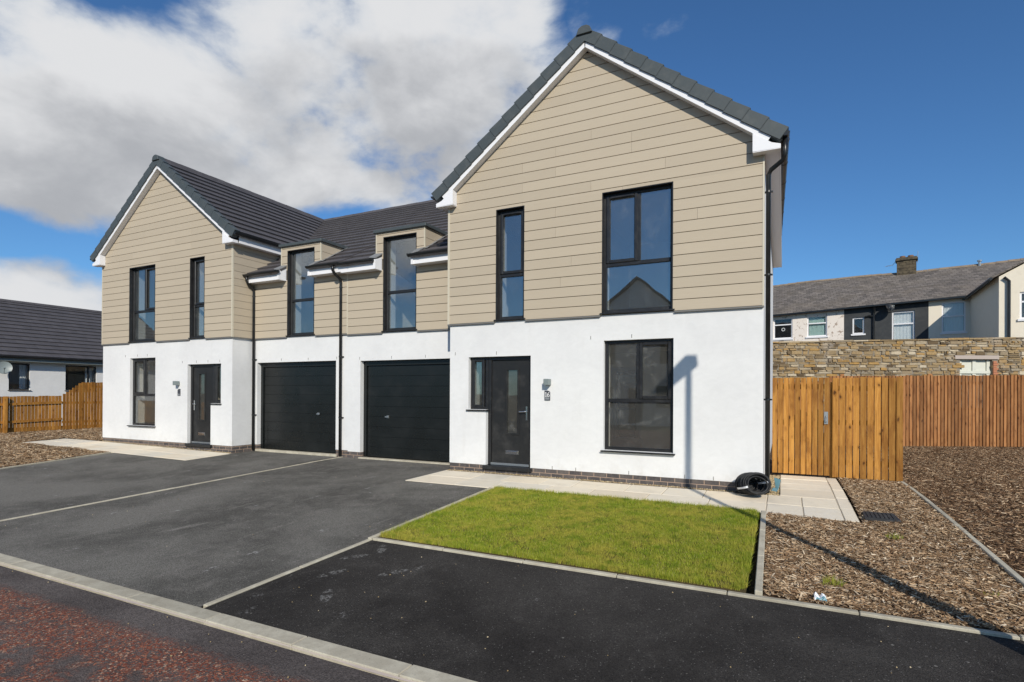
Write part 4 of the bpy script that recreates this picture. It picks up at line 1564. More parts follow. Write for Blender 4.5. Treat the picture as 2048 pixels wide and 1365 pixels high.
    downpipe(root, xf, [(-0.13, WY - 0.32, 4.36), (-0.13, WY - 0.32, 4.25), (-0.10, WY - 0.25, 4.17), (-0.075, py - 0.02, 4.08), (-0.07, py, 4.0), (-0.07, py, 0.02)], 0.034, (3.9, 2.3, 0.9), WY, None)
    if not near:
        downpipe(root, xf, [(-2.965, WY - 0.32, 4.36), (-2.965, WY - 0.32, 4.25), (-2.965, WY - 0.25, 4.17), (-2.965, py - 0.02, 4.08), (-2.965, py, 4.0), (-2.965, py, 0.02)], 0.034, (3.9, 2.3, 0.9), WY, None)
    else:
        e = W + 0.056
        downpipe(root, xf, [(W + 0.28, -0.10, 5.27), (W + 0.28, -0.10, 5.02), (W + 0.25, -0.07, 4.95), (W + 0.09, 0.03, 4.87), (e, 0.045, 4.80), (e, 0.045, 0.02)], 0.034, (4.55, 3.3, 1.42), 0.075, None)
    # ---- wall lamp and number plate
    lp = MB(xf)
    lp.box(2.025, 2.125, -0.135, -0.012, 1.645, 1.755)
    lp.box(2.04, 2.11, -0.012, -0.0005, 1.65, 1.75)
    lp.build('wall_lamp', M['lamp_grey'], root, bevel=0.006)
    pc = thing_part('number_plate', root, (X0, 0, dz))
    b = MB(xf)
    pts = [(2.0, 1.375), (2.105, 1.375), (2.105, 1.525), (2.06, 1.55), (2.0, 1.55)]
    b.prism([(u_, -0.014, z_) for u_, z_ in pts], (0, 0.0135, 0))
    b.build('plate', M['slate_sign'], pc)
    b = MB(xf)
    b.box(2.012, 2.094, -0.0165, -0.0145, 1.388, 1.425)
    b.build('plate_panel', M['slate_pale'], pc)
    if near:
        b = MB(xf)
        y0 = -0.0175
        b.box(2.0225, 2.0335, y0, -0.0145, 1.436, 1.520)                  # the figure 1
        b.prism([(2.0225, y0, 1.520), (2.0225, y0, 1.506), (2.008, y0, 1.499), (2.008, y0, 1.506)], (0, 0.003, 0))
        b.box(2.012, 2.044, y0 + .0002, -0.0145, 1.434, 1.4405)
        b.build('digit', M['letter'], pc)
        b = MB(xf)
        ring = lambda cu, cz, ru, rz, a0, a1, n: [(cu + ru * math.cos(a0 + (a1 - a0) * i / n), cz + rz * math.sin(a0 + (a1 - a0) * i / n)) for i in range(n + 1)]
        outer = ring(2.074, 1.459, 0.0235, 0.025, 0, 2 * math.pi, 20)
        inner = ring(2.074, 1.459, 0.0125, 0.0165, 0, 2 * math.pi, 20)
        for i in range(20):
            b.prism([(p[0], y0, p[1]) for p in (outer[i], outer[i + 1], inner[i + 1], inner[i])], (0, 0.003, 0))
        stroke_o = ring(2.0955, 1.459, 0.045, 0.062, math.pi, math.pi * 0.52, 8)
        stroke_i = ring(2.0955, 1.459, 0.033, 0.052, math.pi, math.pi * 0.52, 8)
        for i in range(8):
            b.prism([(p[0], y0 + 0.0003, p[1]) for p in (stroke_o[i], stroke_o[i + 1], stroke_i[i + 1], stroke_i[i])], (0, 0.0027, 0))
        b.build('digit', M['letter'], pc)
    # ---- slim weep vents over the openings and along the base
    for (u_, z_) in (((0.12, 2.26), (1.02, 2.25), (2.85, 2.46), (3.56, 2.46), (3.52, 0.185), (4.42, 0.185), (4.85, 0.185), (2.15, 0.18), (2.59, 0.18)) if near else
                     ((4.45, 2.47), (3.89, 2.47), (3.44, 2.47), (1.93, 2.25), (1.36, 2.25), (0.91, 2.25), (0.46, 2.25))):
        v = MB(xf)
        v.box(u_ - 0.004, u_ + 0.004, -0.006, -0.0005, z_ - 0.03, z_ + 0.03)
        v.build('weep_vent', M['grey_trim'], root)
    for u_ in (-2.8, -1.9, -1.0):
        v = MB(xf)
        v.box(u_ - 0.004, u_ + 0.004, WY - 0.006, WY - 0.0005, 2.25, 2.31)
        v.build('weep_vent', M['grey_trim'], root)
    return root


def thing_part(name, parent, loc):
    """an Empty that groups the pieces of one part"""
    o = bpy.data.objects.new(name, None)
    o.empty_display_size = 0.1
    COL.objects.link(o)
    o.parent = parent
    o.location = Vector(loc) - wloc(parent)
    return o


house(0.0, 1, 0.0, 'large near house with beige boarded gable, black front door and number 16 plate', True)
house(-6.29, -1, 0.024, 'smaller looking far left house of the pair, its beige gable beside the bungalow roof', False)

# ------------------------------------------------------------------ fences and the garden gate


def boards(a, b, z0, z1, bw, m_unused, thick=0.016, jit=0.008, z1b=None, gap=0.009):
    """vertical boards from a to b standing on the ground; front face on the right-hand side of a->b"""
    A, B = Vector(a), Vector(b)
    L = (B - A).length
    t = (B - A) / L
    n = Vector((t.y, -t.x))
    mb = MB()
    k = int(round(L / bw))
    for i in range(k):
        p, q = A + t * (L * i / k + gap / 2), A + t * (L * (i + 1) / k - gap / 2)
        lift = random.uniform(0, .006)
        top = z1 if z1b is None else z1 + (z1b - z1) * (i + 0.5) / k
        top += random.uniform(-jit, jit) + (random.random() < .15) * random.uniform(-.012, .012)
        f0, f1 = n * (lift + 0.004), n * (lift + thick)
        bk = -n * 0.004
        c = [p + bk, p + n * (lift + 0.024), q + n * (lift * .5 + 0.004), q + bk]
        mb.prism([(v.x, v.y, gz(v.x, v.y) + z0) for v in c], (0, 0, top - z0))
    return mb


def fence(name, label, segs, m, posts, rails_side, post_h, cat='fence', rail_z=(0.3, 1.0, 1.6), group=None):
    a = segs[0][0]
    root = thing(name, label, cat, (a[0], a[1], 0), group)
    for (p, q, z1, z1b) in segs:
        boards(p, q, 0.03, z1, 0.1, m, z1b=z1b).build('board_panel', m, root)
        P, Q = Vector(p), Vector(q)
        t = (Q - P).normalized()
        n = Vector((t.y, -t.x)) * rails_side
        for rz in rail_z:
            if rz > min(z1, z1b or z1) - 0.02:
                continue
            r = MB()
            o0 = n * (0.008 if rails_side < 0 else 0.024)
            o1 = n * (0.045 if rails_side < 0 else 0.062)
            c = [P + o0, Q + o0, Q + o1, P + o1]
            r.prism([(v.x, v.y, gz(v.x, v.y) + rz - 0.045) for v in c], (0, 0, 0.085))
            r.build('rail', m, root)
    for (x, y) in posts:
        p = MB()
        h = post_h + random.uniform(-.02, .02)
        p.box(x - .05, x + .05, y - .05, y + .05, -0.1, gz(x, y) + h)
        p.build('post', m, root, bevel=0.006)
    return root


GY = 2.15
gate = thing('garden_gate', 'golden boarded garden gate with metal latch, hung beside the near house wall', 'gate', (5.64, GY, 0))
boards((5.64, GY), (6.565, GY), 0.05, 1.79, 0.093, None).build('board_panel', M['wood_gold'], gate)
mb = MB()
for z in (0.25, 0.95, 1.6):
    mb.box(5.65, 6.55, GY + 0.012, GY + 0.05, z, z + .09)
mb.build('ledge', M['wood_gold'], gate)
mb = MB()
mb.box(6.475, 6.535, GY - 0.035, GY - 0.022, 0.98, 1.20)
mb.tube([(6.505, GY - .035, 1.13), (6.505, GY - .065, 1.11), (6.505, GY - .065, 1.03), (6.505, GY - .035, 1.01)], 0.008, 6)
mb.build('latch', M['dull_metal'], gate, bevel=0.002)
root = fence('wooden_fence', 'golden close boarded fence panel between the garden gate and the bark bed', [((6.60, GY), (7.64, GY), 1.785, None)], M['wood_gold'], [(6.62, GY + .07), (7.56, GY + .07)], -1, 1.70)
fence('wooden_fence', 'long red brown close boarded fence in front of the rubble stone wall', [((7.0, 9.15), (14.2, 12.69), 2.03, 2.12)], M['wood_red'],
      [(7.35, 9.42), (9.62, 10.52), (11.25, 11.42), (12.9, 12.15)], -1, 2.10, rail_z=(0.3, 1.1, 1.85))
fence('wooden_fence', 'red brown garden fence running straight along the back of the houses', [((-13.0, 11.0), (6.98, 11.0), 1.9, None)], M['wood_red'], [(x, 11.08) for x in (-10, -7, -4, -1, 2, 5)], -1, 1.85)
fence('wooden_fence', 'low golden fence with rails and posts in front of the bungalow', [((-17.60, 1.62), (-17.60, -7.0), 1.25, None)], M['wood_gold'], [(-17.50, -0.03), (-17.50, -2.9), (-17.50, -5.6)], -1, 1.24, rail_z=(0.42, 1.02))
fence('wooden_fence', 'tall golden fence stepping up in a raked top beside the far left house', [((-17.60, 1.65), (-17.60, 2.25), 1.27, 1.76), ((-17.60, 2.25), (-17.60, 5.6), 1.76, None)], M['wood_gold'], [(-17.70, 2.3), (-17.70, 4.6)], -1, 1.7)
# the boards of the low fence face the bungalow: its rails look at us
# ------------------------------------------------------------------ rubble stone wall


def rubble_wall(name, label, a, b, z0, za, zb, holes=()):
    A, B = Vector(a), Vector(b)
    L = (B - A).length
    t = (B - A) / L
    n = Vector((t.y, -t.x))
    root = thing(name, label, 'stone wall', (A.x, A.y, 0))
    rnd = random.Random(23)

    def at(s, off, z):
        p = A + t * s + n * off
        return (p.x, p.y, z)
    core = MB()
    top = lambda s: za + (zb - za) * s / L
    cuts = sorted({0, L, *[h for hh in holes for h in hh[:2]]})
    for s0, s1 in zip(cuts, cuts[1:]):
        zt = None
        for h in holes:
            if h[0] <= (s0 + s1) / 2 <= h[1]:
                zt = h
        segs = [(0, top(s0) - .03, top(s1) - .03)] if zt is None else [(0, zt[2], zt[2]), (zt[3], top(s0) - .03, top(s1) - .03)]
        for (lo, h0, h1) in segs:
            core.hexa([at(s0, 0, lo), at(s1, 0, lo), at(s1, -.4, lo), at(s0, -.4, lo), at(s0, 0, h0), at(s1, 0, h1), at(s1, -.4, h1), at(s0, -.4, h0)])
    core.build('mortar_core', M['mortar'], root)
    st = MB()
    z = z0
    def stone(c0, c1, za_, zb_):
        zb_ = min(zb_, top((c0 + c1) / 2))
        if c1 - c0 < .05 or zb_ - za_ < .02:
            return
        d = rnd.uniform(0.004, 0.05)
        j = lambda: rnd.uniform(-.016, .016)
        g = 0.007
        a0, a1, b0, b1 = c0 + g + j(), c1 - g + j(), c0 + g + j(), c1 - g + j()
        m0, m1 = c0 + (c1 - c0) * rnd.uniform(.25, .4), c0 + (c1 - c0) * rnd.uniform(.6, .75)
        fr = [(a0, za_ + g + j() * .6), (m0, za_ + g * .3 + j() * .4), (m1, za_ + g * .3 + j() * .4), (a1, za_ + g + j() * .6), (b1, zb_ - g + j() * .6), (m1 + j(), zb_ - g * .2 + j() * .4), (m0 + j(), zb_ - g * .2 + j() * .4), (b0, zb_ - g + j() * .6)]
        cs, cz_ = sum(q[0] for q in fr) / 8, sum(q[1] for q in fr) / 8
        vs = [at(q[0], -.03, q[1]) for q in fr] + [at(cs + (q[0] - cs) * .86, d + rnd.uniform(-.006, .006), cz_ + (q[1] - cz_) * .82) for q in fr]
        st.add(vs, [tuple(range(8, 16))] + [(i, (i + 1) % 8, 8 + (i + 1) % 8, 8 + i) for i in range(8)])
    while z < max(za, zb):
        hh = rnd.uniform(0.055, 0.14)
        s = -rnd.uniform(0, .2)
        while s < L:
            w_ = rnd.uniform(0.13, 0.48)
            c0, c1 = max(s, 0), min(s + w_, L)
            skip = any(h[0] - .02 < (c0 + c1) / 2 < h[1] + .02 and h[2] < z + hh / 2 < h[3] for h in holes)
            if not skip:
                if hh > .11 and rnd.random() < .5:
                    k_ = rnd.uniform(.35, .65)
                    e_ = c0 + (c1 - c0) * rnd.uniform(.4, .6)
                    stone(c0, c1, z, z + hh * k_)
                    stone(c0, e_, z + hh * k_, z + hh)
                    stone(e_, c1, z + hh * k_, z + hh)
                else:
                    stone(c0, c1, z - rnd.uniform(0, .012), z + hh + rnd.uniform(-.01, .012))
            s += w_
        z += hh
    st.build('stonework', M['rubble'], root)
    cp = MB()
    s = 0
    while s < L:
        e = min(s + rnd.uniform(.4, .8), L)
        zt0, zt1 = top(s), top(e)
        d = rnd.uniform(-.01, .01)
        cp.hexa([at(s, .05, zt0 - .005), at(e - .01, .05, zt1 - .005), at(e - .01, -.42, zt1 - .005), at(s, -.42, zt0 - .005),
                 at(s, .05, zt0 + .045 + d), at(e - .01, .05, zt1 + .045 + d), at(e - .01, -.42, zt1 + .045 + d), at(s, -.42, zt0 + .045 + d)])
        s = e
    cp.build('coping', M['rubble'], root)
    return root, at


sw, at = rubble_wall('stone_wall', 'high rubble stone wall with a boarded white opening behind the red brown fence', (4.6, 11.45), (17.2, 17.66), 1.0, 3.27, 3.60, holes=[(7.45, 8.56, 1.0, 2.76)])
mb = MB()
mb.hexa([at(7.45, -.12, 1.0), at(8.56, -.12, 1.0), at(8.56, -.16, 1.0), at(7.45, -.16, 1.0), at(7.45, -.12, 2.76), at(8.56, -.12, 2.76), at(8.56, -.16, 2.76), at(7.45, -.16, 2.76)])
for s in (7.45, 7.95, 8.44):
    mb.hexa([at(s, -.08, 1.0), at(s + .12, -.08, 1.0), at(s + .12, -.119, 1.0), at(s, -.119, 1.0), at(s, -.08, 2.755), at(s + .12, -.08, 2.755), at(s + .12, -.119, 2.755), at(s, -.119, 2.755)])
mb.hexa([at(7.45, -.06, 2.28), at(8.56, -.06, 2.28), at(8.56, -.079, 2.28), at(7.45, -.079, 2.28), at(7.45, -.06, 2.37), at(8.56, -.06, 2.37), at(8.56, -.079, 2.37), at(7.45, -.079, 2.37)])
mb.build('boarded_gate', M['boards_white'], sw)
mb = MB()
mb.hexa([at(7.25, .05, 2.77), at(8.76, .05, 2.77), at(8.76, -.1, 2.77), at(7.25, -.1, 2.77), at(7.25, .05, 2.90), at(8.76, .05, 2.90), at(8.76, -.1, 2.90), at(7.25, -.1, 2.90)])
mb.build('lintel', M['haunch'], sw)
mb = MB()
for i in range(22):
    mb.hexa([at(8.57, .045, 1.0 + i * .078), at(8.74 - .05 * (i % 2), .045, 1.0 + i * .078), at(8.74, -.04, 1.0 + i * .078), at(8.57, -.04, 1.0 + i * .078),
             at(8.57, .045, 1.068 + i * .078), at(8.74 - .05 * (i % 2), .045, 1.068 + i * .078), at(8.74, -.04, 1.068 + i * .078), at(8.57, -.04, 1.068 + i * .078)])
mb.build('brick_jamb', M['orange_brick'], sw)
rubble_wall('stone_wall', 'straight stretch of rubble stone wall behind the back garden fence', (-14, 12.6), (4.55, 12.6), 1.6, 3.25, 3.25)

# ------------------------------------------------------------------ the old terrace beyond the wall
TA = Vector((5.29, 24.07))
TD = Vector((0.98387, -0.17887))
TN = Vector((0.17887, 0.98387))                     # away from us


def tp(s, off, z):
    p = TA + TD * s + TN * off
    return (p.x, p.y, z)


def eav(s):
    return 5.92 + 0.027 * s


def twin(root, s0, s1, z0, z1, off=0.0, bars=(), curtain=None, dirx=None, lintel=None):
    """white sash window set in a terrace wall with a dark room behind"""
    f = lambda s, o, z: tp(s, o + off, z)
    fr = MB(f)
    w_ = 0.06
    for (a, b, c, d) in ((s0, s0 + w_, z0, z1), (s1 - w_, s1, z0, z1), (s0 + w_, s1 - w_, z0, z0 + w_), (s0 + w_, s1 - w_, z1 - w_, z1)):
        fr.box(a, b, 0.05, 0.11, c, d)
    for bz in bars:
        fr.box(s0 + w_, s1 - w_, 0.045, 0.10, bz - .03, bz + .03)
    fr.box(s0 - .06, s1 + .06, -0.05, 0.05, z0 - .08, z0 - .002)
    o = fr.build('window', M['white_pvc'], root)
    g = MB(f)
    g.box(s0 + w_, s1 - w_, 0.075, 0.081, z0 + w_, z1 - w_)
    g.build('pane', M['glass_old'], o)
    if curtain:
        c = MB(f)
        n = 26
        a, b = (s0 + .08, s1 - .08)
        for i in range(n):
            u, v = a + (b - a) * i / n, a + (b - a) * (i + 1) / n
            d0, d1 = 0.14 + 0.025 * (i % 2), 0.14 + 0.025 * ((i + 1) % 2)
            c.poly([(u, d0, z0 + .05), (v, d1, z0 + .05), (v, d1, z1 - .05), (u, d0, z1 - .05)])
        c.build('curtain', M[curtain], o)
    return o


def terrace(label, s0, s1, wallm, wins, chimney=None):
    root = thing('terraced_house', label, 'house', tp((s0 + s1) / 2, 0, 0), 'old terraced houses beyond the stone wall')
    f = lambda s, o, z: tp(s, o, z)
    mb = MB(f)
    cuts = [(a, b, c, d) for (a, b, c, d, *_) in wins]
    # the wall follows the slope of the eaves a little
    wallgrid(mb, s0, s1, 0, eav(s0) - .12, cuts, 0.0, 0.3)
    mb.hexa([(s0, 0, eav(s0) - .1199), (s1, 0, eav(s0) - .1199), (s1, .3, eav(s0) - .1199), (s0, .3, eav(s0) - .1199), (s0, 0, eav(s0) - .10), (s1, 0, eav(s1) - .10), (s1, .3, eav(s1) - .10), (s0, .3, eav(s0) - .10)])
    mb.build('wall', wallm, root)
    bk = MB(f)
    bk.box(s0 + .01, s1 - .01, 1.2, 1.3, 0, 5.9)
    bk.box(s0 + .01, s1 - .01, .3, 1.3, 2.9, 3.0)
    bk.build('room', M['dark_room'], root)
    rf = MB(f)
    sag = lambda s: 0.05 * math.sin(s * 0.7) + 0.02 * math.sin(s * 1.9)
    n = max(2, int((s1 - s0) / .8))
    for i in range(n):
        a, b = s0 + (s1 - s0) * i / n, s0 + (s1 - s0) * (i + 1) / n
        m = 4
        for j in range(m):
            q0, q1 = j / m, (j + 1) / m
            def P(s, q):
                return (s, -0.22 + (4.5 + .22) * q, eav(s) - 0.12 + (8.27 - eav(s) + .12) * q + sag(s) * math.sin(math.pi * q) + (sag(s) * .6 if q > .99 else 0))
            rf.poly([P(a, q0), P(b, q0), P(b, q1), P(a, q1)])
        P0 = lambda s: (s, -0.22, eav(s) - 0.12)
        rf.poly([P0(a), P0(b), (b, -0.22, eav(b) - .17), (a, -0.22, eav(a) - .17)])
        rf.poly([(a, 4.5, 8.27 + sag(a) * .6), (b, 4.5, 8.27 + sag(b) * .6), (b, 9.2, 5.6), (a, 9.2, 5.6)])
        rf.poly([(a, -0.22, eav(a) - .17), (b, -0.22, eav(b) - .17), (b, .02, eav(b) - .05), (a, .02, eav(a) - .05)])
    rf.build('roof', M['slate'], root, recalc=True)
    rg = MB(f)
    s = s0
    while s < s1 - .05:
        e = min(s + .46, s1)
        zz = 8.27 + sag((s + e) / 2) * .6
        rg.prism([(s, 4.5 + a, zz + b) for a, b in ((-.14, -.06), (-.06, .05), (.06, .05), (.14, -.06))], (e - s - .008, 0, 0))
        s = e
    rg.build('ridge', M['terracotta'] if False else M['cream_ridge'], root)
    gt = MB(f)
    gt.prism([(s0, -.30, eav(s0) - .16), (s0, -.20, eav(s0) - .16), (s0, -.20, eav(s0) - .08), (s0, -.30, eav(s0) - .08)], (s1 - s0, 0, eav(s1) - eav(s0)))
    gt.build('gutter', M['gutter'], root)
    for (a, b, c, d, bars, cur) in wins:
        twin(root, a, b, c, d, bars=bars, curtain=cur)
    return root


M['cream_ridge'] = mat('worn ridge tile', rough=0.9, fn=paint_fn((0.26, 0.20, 0.14), (0.14, 0.11, 0.09), 0.4, 0.7, 0.8, 4))
h1 = terrace('pale peeling terraced house with two white framed windows next to the dark grey one', -6.0, 3.35, M['peeling'],
             [(0.05, 0.98, 4.55, 5.66, (5.30,), None), (1.68, 2.60, 4.58, 5.66, (5.27,), 'curtain_green'), (-4.2, -3.0, 4.55, 5.66, (5.3,), None)])
h2 = terrace('dark grey painted terraced house with net curtains and a stone chimney', 3.352, 6.78, M['dark_paint'],
             [(3.72, 4.22, 4.60, 5.42, (), None), (5.36, 6.25, 3.9, 5.58, (4.98,), 'curtain')])
h3 = terrace('cream terraced house with a rear outrigger at the right end of the row', 6.782, 17.0, M['cream'],
             [(7.27, 8.13, 4.45, 5.86, (5.2,), 'curtain_blind')]) if 'curtain_blind' in M else terrace(
             'cream terraced house with a rear outrigger at the right end of the row', 6.782, 17.0, M['cream'],
             [(7.27, 8.13, 4.45, 5.86, (5.2,), 'curtain')])
# ring ornament hung in the first window of the pale house
mb = MB()
c = Vector(tp(0.52, 0.1, 5.05))
ring = [tuple(c + Vector((TD.x * math.cos(a) * .075, TD.y * math.cos(a) * .075, math.sin(a) * .075))) for a in [2 * math.pi * i / 16 for i in range(16)]]
mb.tube(ring, 0.022, 6, closed=True)
tag(mb.build('wall_ornament', M['letter']), 'small white ring hanging in the dark window of the pale terraced house', 'ornament')
M['soot_stone'] = mat('sooty chimney stone', rough=0.95, fn=paint_fn((0.12, 0.095, 0.06), (0.04, 0.033, 0.025), 0.4, 0.65, 0.9, 6))
# chimney on the party line
f = tp
ch = thing_part('chimney', h2, tp(5.9, 4.5, 8.0))
mb = MB(f)
rnd = random.Random(3)
z = 7.7
row = 0
while z < 8.86:
    w_ = [5.42, 5.7, 5.98, 6.30] if row % 2 else [5.42, 5.56, 5.84, 6.12, 6.30]
    for a, b in zip(w_, w_[1:]):
        j = rnd.uniform(0, .015)
        mb.box(a + .006, b - .006, 4.18 - j, 4.82, z + .006, z + .144)
    z += 0.15
    row += 1
mb.box(5.43, 6.29, 4.2, 4.8, 7.7, 8.85)
mb.box(5.36, 6.36, 4.1, 4.9, 8.87, 8.96)
mb.box(5.40, 6.32, 4.14, 4.86, 8.962, 9.03)
mb.build('chimney_stack', M['soot_stone'], ch)
for s in (5.68, 6.04):
    p = MB(f)
    p.prism([(s + .13 * math.cos(a), 4.5 + .13 * math.sin(a), 9.03) for a in [2 * math.pi * i / 10 for i in range(10)]], (0, 0, 0.13))
    p.build('chimney_pot', M['terracotta'], ch)
mb = MB(f)
mb.box(5.36, 6.36, 4.10, 4.179, 7.95, 8.03)
mb.build('chimney_flashing', M['curtain'], ch)
aer = MB(f)
aer.tube([(6.34, 4.5, 8.7), (6.36, 4.5, 9.35)], 0.012, 6)
aer.tube([(5.36, 4.4, 8.9), (5.26, 4.3, 8.72), (4.9, 4.1, 8.62)], 0.012, 6)
for i in range(4):
    aer.tube([(5.0 + i * .08, 4.05, 8.66), (5.0 + i * .08, 4.35, 8.66)], 0.007, 5)
aer.build('aerial', M['dull_metal'], h2)
# dish and soil pipe on the dark house
mb = MB(f)
mb.tube([(4.62, -.06, 3.5), (4.62, -.06, 5.55), (4.66, -.10, 5.72), (4.66, -.2, 5.84)], 0.05, 8)
mb.tube([(4.25, -.06, 5.42), (4.45, -.06, 5.46), (4.62, -.06, 5.40)], 0.04, 8)
mb.build('soil_pipe', M['gutter'], h2)


def dish(name, label, base, c, d, r, parent=None, m=None):
    root = thing_part(name, parent, base)
    d = Vector(d).normalized()
    s = d.cross(Vector((0, 0, 1))).normalized()
    u = s.cross(d)
    mb = MB()
    n, k = 18, 4
    vs, fs = [tuple(Vector(c) - d * r * .22)], []
    for i in range(1, k + 1):
        q = i / k
        for j in range(n):
            a = 2 * math.pi * j / n
            vs.append(tuple(Vector(c) + (s * math.cos(a) + u * math.sin(a)) * r * q - d * r * .22 * (1 - q * q)))
    for j in range(n):
        fs.append((0, 1 + j, 1 + (j + 1) % n))
        for i in range(k - 1):
            fs.append((1 + i * n + j, 1 + (i + 1) * n + j, 1 + (i + 1) * n + (j + 1) % n, 1 + i * n + (j + 1) % n))
    mb.add(vs, fs)
    mb.add([tuple(Vector(v) - d * .012) for v in vs], [t_[::-1] for t_ in fs])
    mb.build('reflector', m or M['lamp_grey'], root, recalc=False, smooth=True)
    arm = MB()
    arm.tube([tuple(Vector(c) - d * r * .2), tuple(Vector(base))], 0.018, 6)
    arm.tube([tuple(Vector(c) - u * r * .9), tuple(Vector(c) - u * r * .35 + d * r * .9)], 0.012, 6)
    arm.tube([tuple(Vector(c) - u * r * .35 + d * r * .8), tuple(Vector(c) - u * r * .2 + d * r * 1.0)], 0.035, 8)
    arm.build('mount_arm', M['lamp_grey'], root)
    return root


dish('satellite_dish', '', tp(5.35, -.02, 5.6), tp(5.30, -.42, 5.78), (0.55, -0.80, 0.35), 0.22, h2, M['gutter'])
# roof vents
for (s, o_, q) in ((8.9, 4.35, 8.35), (9.7, 1.9, 7.15)):
    v = MB(f)
    v.tube([(s, o_, q - .3), (s, o_, q + .05)], 0.06, 8)
    v.tube([(s, o_, q + .05), (s, o_, q + .12)], 0.10, 8)
    v.build('roof_vent', M['dull_metal'], h3)
# outrigger of the cream house
og = thing_part('outrigger', h3, tp(8.9, -2.5, 0))
mb = MB(f)
E = 5.0
c0, c1 = 8.84, 15.0
ap = (c0 + c1) / 2 - .3
rz = lambda s: 6.05 + (s - c0) * 0.56 if s < ap else 6.05 + (2 * ap - s - c0) * 0.56
mb.add([(8.28, 0, 0), (c0, -E, 0), (c0, -E, 6.05), (8.28, 0, 6.05)], [(0, 1, 2, 3)])
wallgrid(mb, c0, c1, 0, 6.0, [(9.42, 10.4, 4.36, 5.36)], -E, -E + .25)
mb.prism([(c0, -E, 6.0), (c1, -E, 6.0), (ap, -E, rz(ap) - .03)], (0, .25, 0))
mb.box(c0 + .3, c1, -E + 1.2, -E + 1.3, 0, 6)
mb.build('outrigger_wall', M['cream'], og)
rf = MB(f)
rf.hexa([(c0 - .22, -E - .08, 5.93), (ap, -E - .08, rz(ap)), (ap, 2.6, rz(ap)), (8.28 - .22, 0.8, 5.93 + .0),
         (c0 - .22, -E - .08, 5.99), (ap, -E - .08, rz(ap) + .06), (ap, 2.6, rz(ap) + .06), (8.28 - .22, 0.8, 5.99)])
rf.hexa([(ap, -E - .08, rz(ap)), (c1 + .3, -E - .08, rz(c1)), (c1 + .3, 2.6, rz(c1)), (ap, 2.6, rz(ap)),
         (ap, -E - .08, rz(ap) + .06), (c1 + .3, -E - .08, rz(c1) + .06), (c1 + .3, 2.6, rz(c1) + .06), (ap, 2.6, rz(ap) + .06)])
rf.build('outrigger_roof', M['slate'], og)
mb = MB(f)
mb.tube([(8.98, -E - .06, 5.95), (9.12, -E - .06, 5.80), (9.12, -E - .06, 0)], 0.05, 8)
mb.tube([(c0 - .24, -E - .1, 5.93), (8.28 - .26, .3, 5.93)], 0.055, 8)
mb.build('rain_pipe', M['gutter'], og)
twin(h3, 9.42, 10.4, 4.36, 5.36, off=-E, bars=(5.0,))

# ------------------------------------------------------------------ bungalow on the left
bg = thing('bungalow', 'white bungalow with grey tiled roof and black windows behind the low fence', 'bungalow', (-22.5, 2, 0))
BX = -22.5
BY0, BY1 = -9.0, 10.5


def bxf(u, y, z):            # builder: u along y, y = depth away from us (towards -x)
    return (BX - y, u, z)


mb = MB(bxf)
bw = [(2.02, 2.72, 1.55, 2.66), (4.0, 5.22, 1.55, 2.66), (-3.2, -1.6, 1.3, 2.6)]
wallgrid(mb, BY0, BY1, 0, 2.95, bw, 0, .3)
mb.box(BY0, BY0 + .3, .3, 7.7, 0, 2.95)
mb.box(BY1 - .3, BY1, .3, 7.7, 0, 2.95)
mb.box(BY0, BY1, 7.7, 8.0, 0, 2.95)
mb.build('wall', M['render'], bg)
mb = MB(bxf)
mb.box(BY0 + .3, BY1 - .3, 2.8, 2.9, 0, 2.9)
mb.box(BY0 + .3, BY1 - .3, .3, 7.7, 2.9, 2.96)
mb.build('interior', M['interior'], bg)
mb = MB(bxf)
LB = math.hypot(4.35, 2.75)
ca, sa = 4.35 / LB, 2.75 / LB
roof_slope(mb, lambda s, h, t: (t, -.35 + s * ca - h * sa, 2.93 + s * sa + h * ca), LB, LB / 15, lambda s0, s1: [(BY0 - .2, BY1 + .2, BY1 + .2, BY0 - .2)])
mb.prism([(BY0 - .2, 4.0, 5.68), (BY1 + .2, 4.0, 5.68), (BY1 + .2, 8.3, 2.93), (BY0 - .2, 8.3, 2.93)], (0, 0, -.05))
mb.build('roof', M['tile_bungalow'] if 'tile_bungalow' in M else M['tile_main'], bg)
mb = MB(bxf)
k = BY0
while k < BY1:
    mb.prism([(k, 4.0 + a, 5.70 + b) for a, b in ((-.14, -.06), (-.08, .05), (.08, .05), (.14, -.06))], (.44, 0, 0))
    k += .45
mb.build('ridge', M['tile_main'], bg)
mb = MB(bxf)
mb.box(BY0 - .2, BY1 + .2, -.32, -.30, 2.72, 2.92)
mb.box(BY0 - .2, BY1 + .2, -.30, 0, 2.725, 2.74)
mb.build('fascia', M['lamp_grey'], bg)
gutter(bxf, (BY0 - .2, -.385, 2.90), (BY1 + .2, -.385, 2.90)).build('gutter', M['gutter'], bg)
for (a, b, c, d) in bw:
    m_ = (a + b) / 2 + .3 if b - a > 1 else None
    bars = [('v', m_, c + .05, d - .05)] if m_ else []
    gl = [(a + .05, m_ - .03, c + .05, d - .05), (m_ + .03, b - .05, c + .05, d - .05)] if m_ else [(a + .05, b - .05, c + .05, d - .05)]
    window(bg, bxf, a, b, c, d, .05, {'bars': bars, 'glass': gl}, [], glass='glass_old')
for (a, b) in ((2.45, 2.66), (4.86, 5.16)):
    c = MB(bxf)
    for i in range(8):
        u, v = a + (b - a) * i / 8, a + (b - a) * (i + 1) / 8
        c.poly([(u, .22 + .03 * (i % 2), 1.6), (v, .22 + .03 * ((i + 1) % 2), 1.6), (v, .22 + .03 * ((i + 1) % 2), 2.6), (u, .22 + .03 * (i % 2), 2.6)])
    c.build('curtain', M['curtain'], bg)
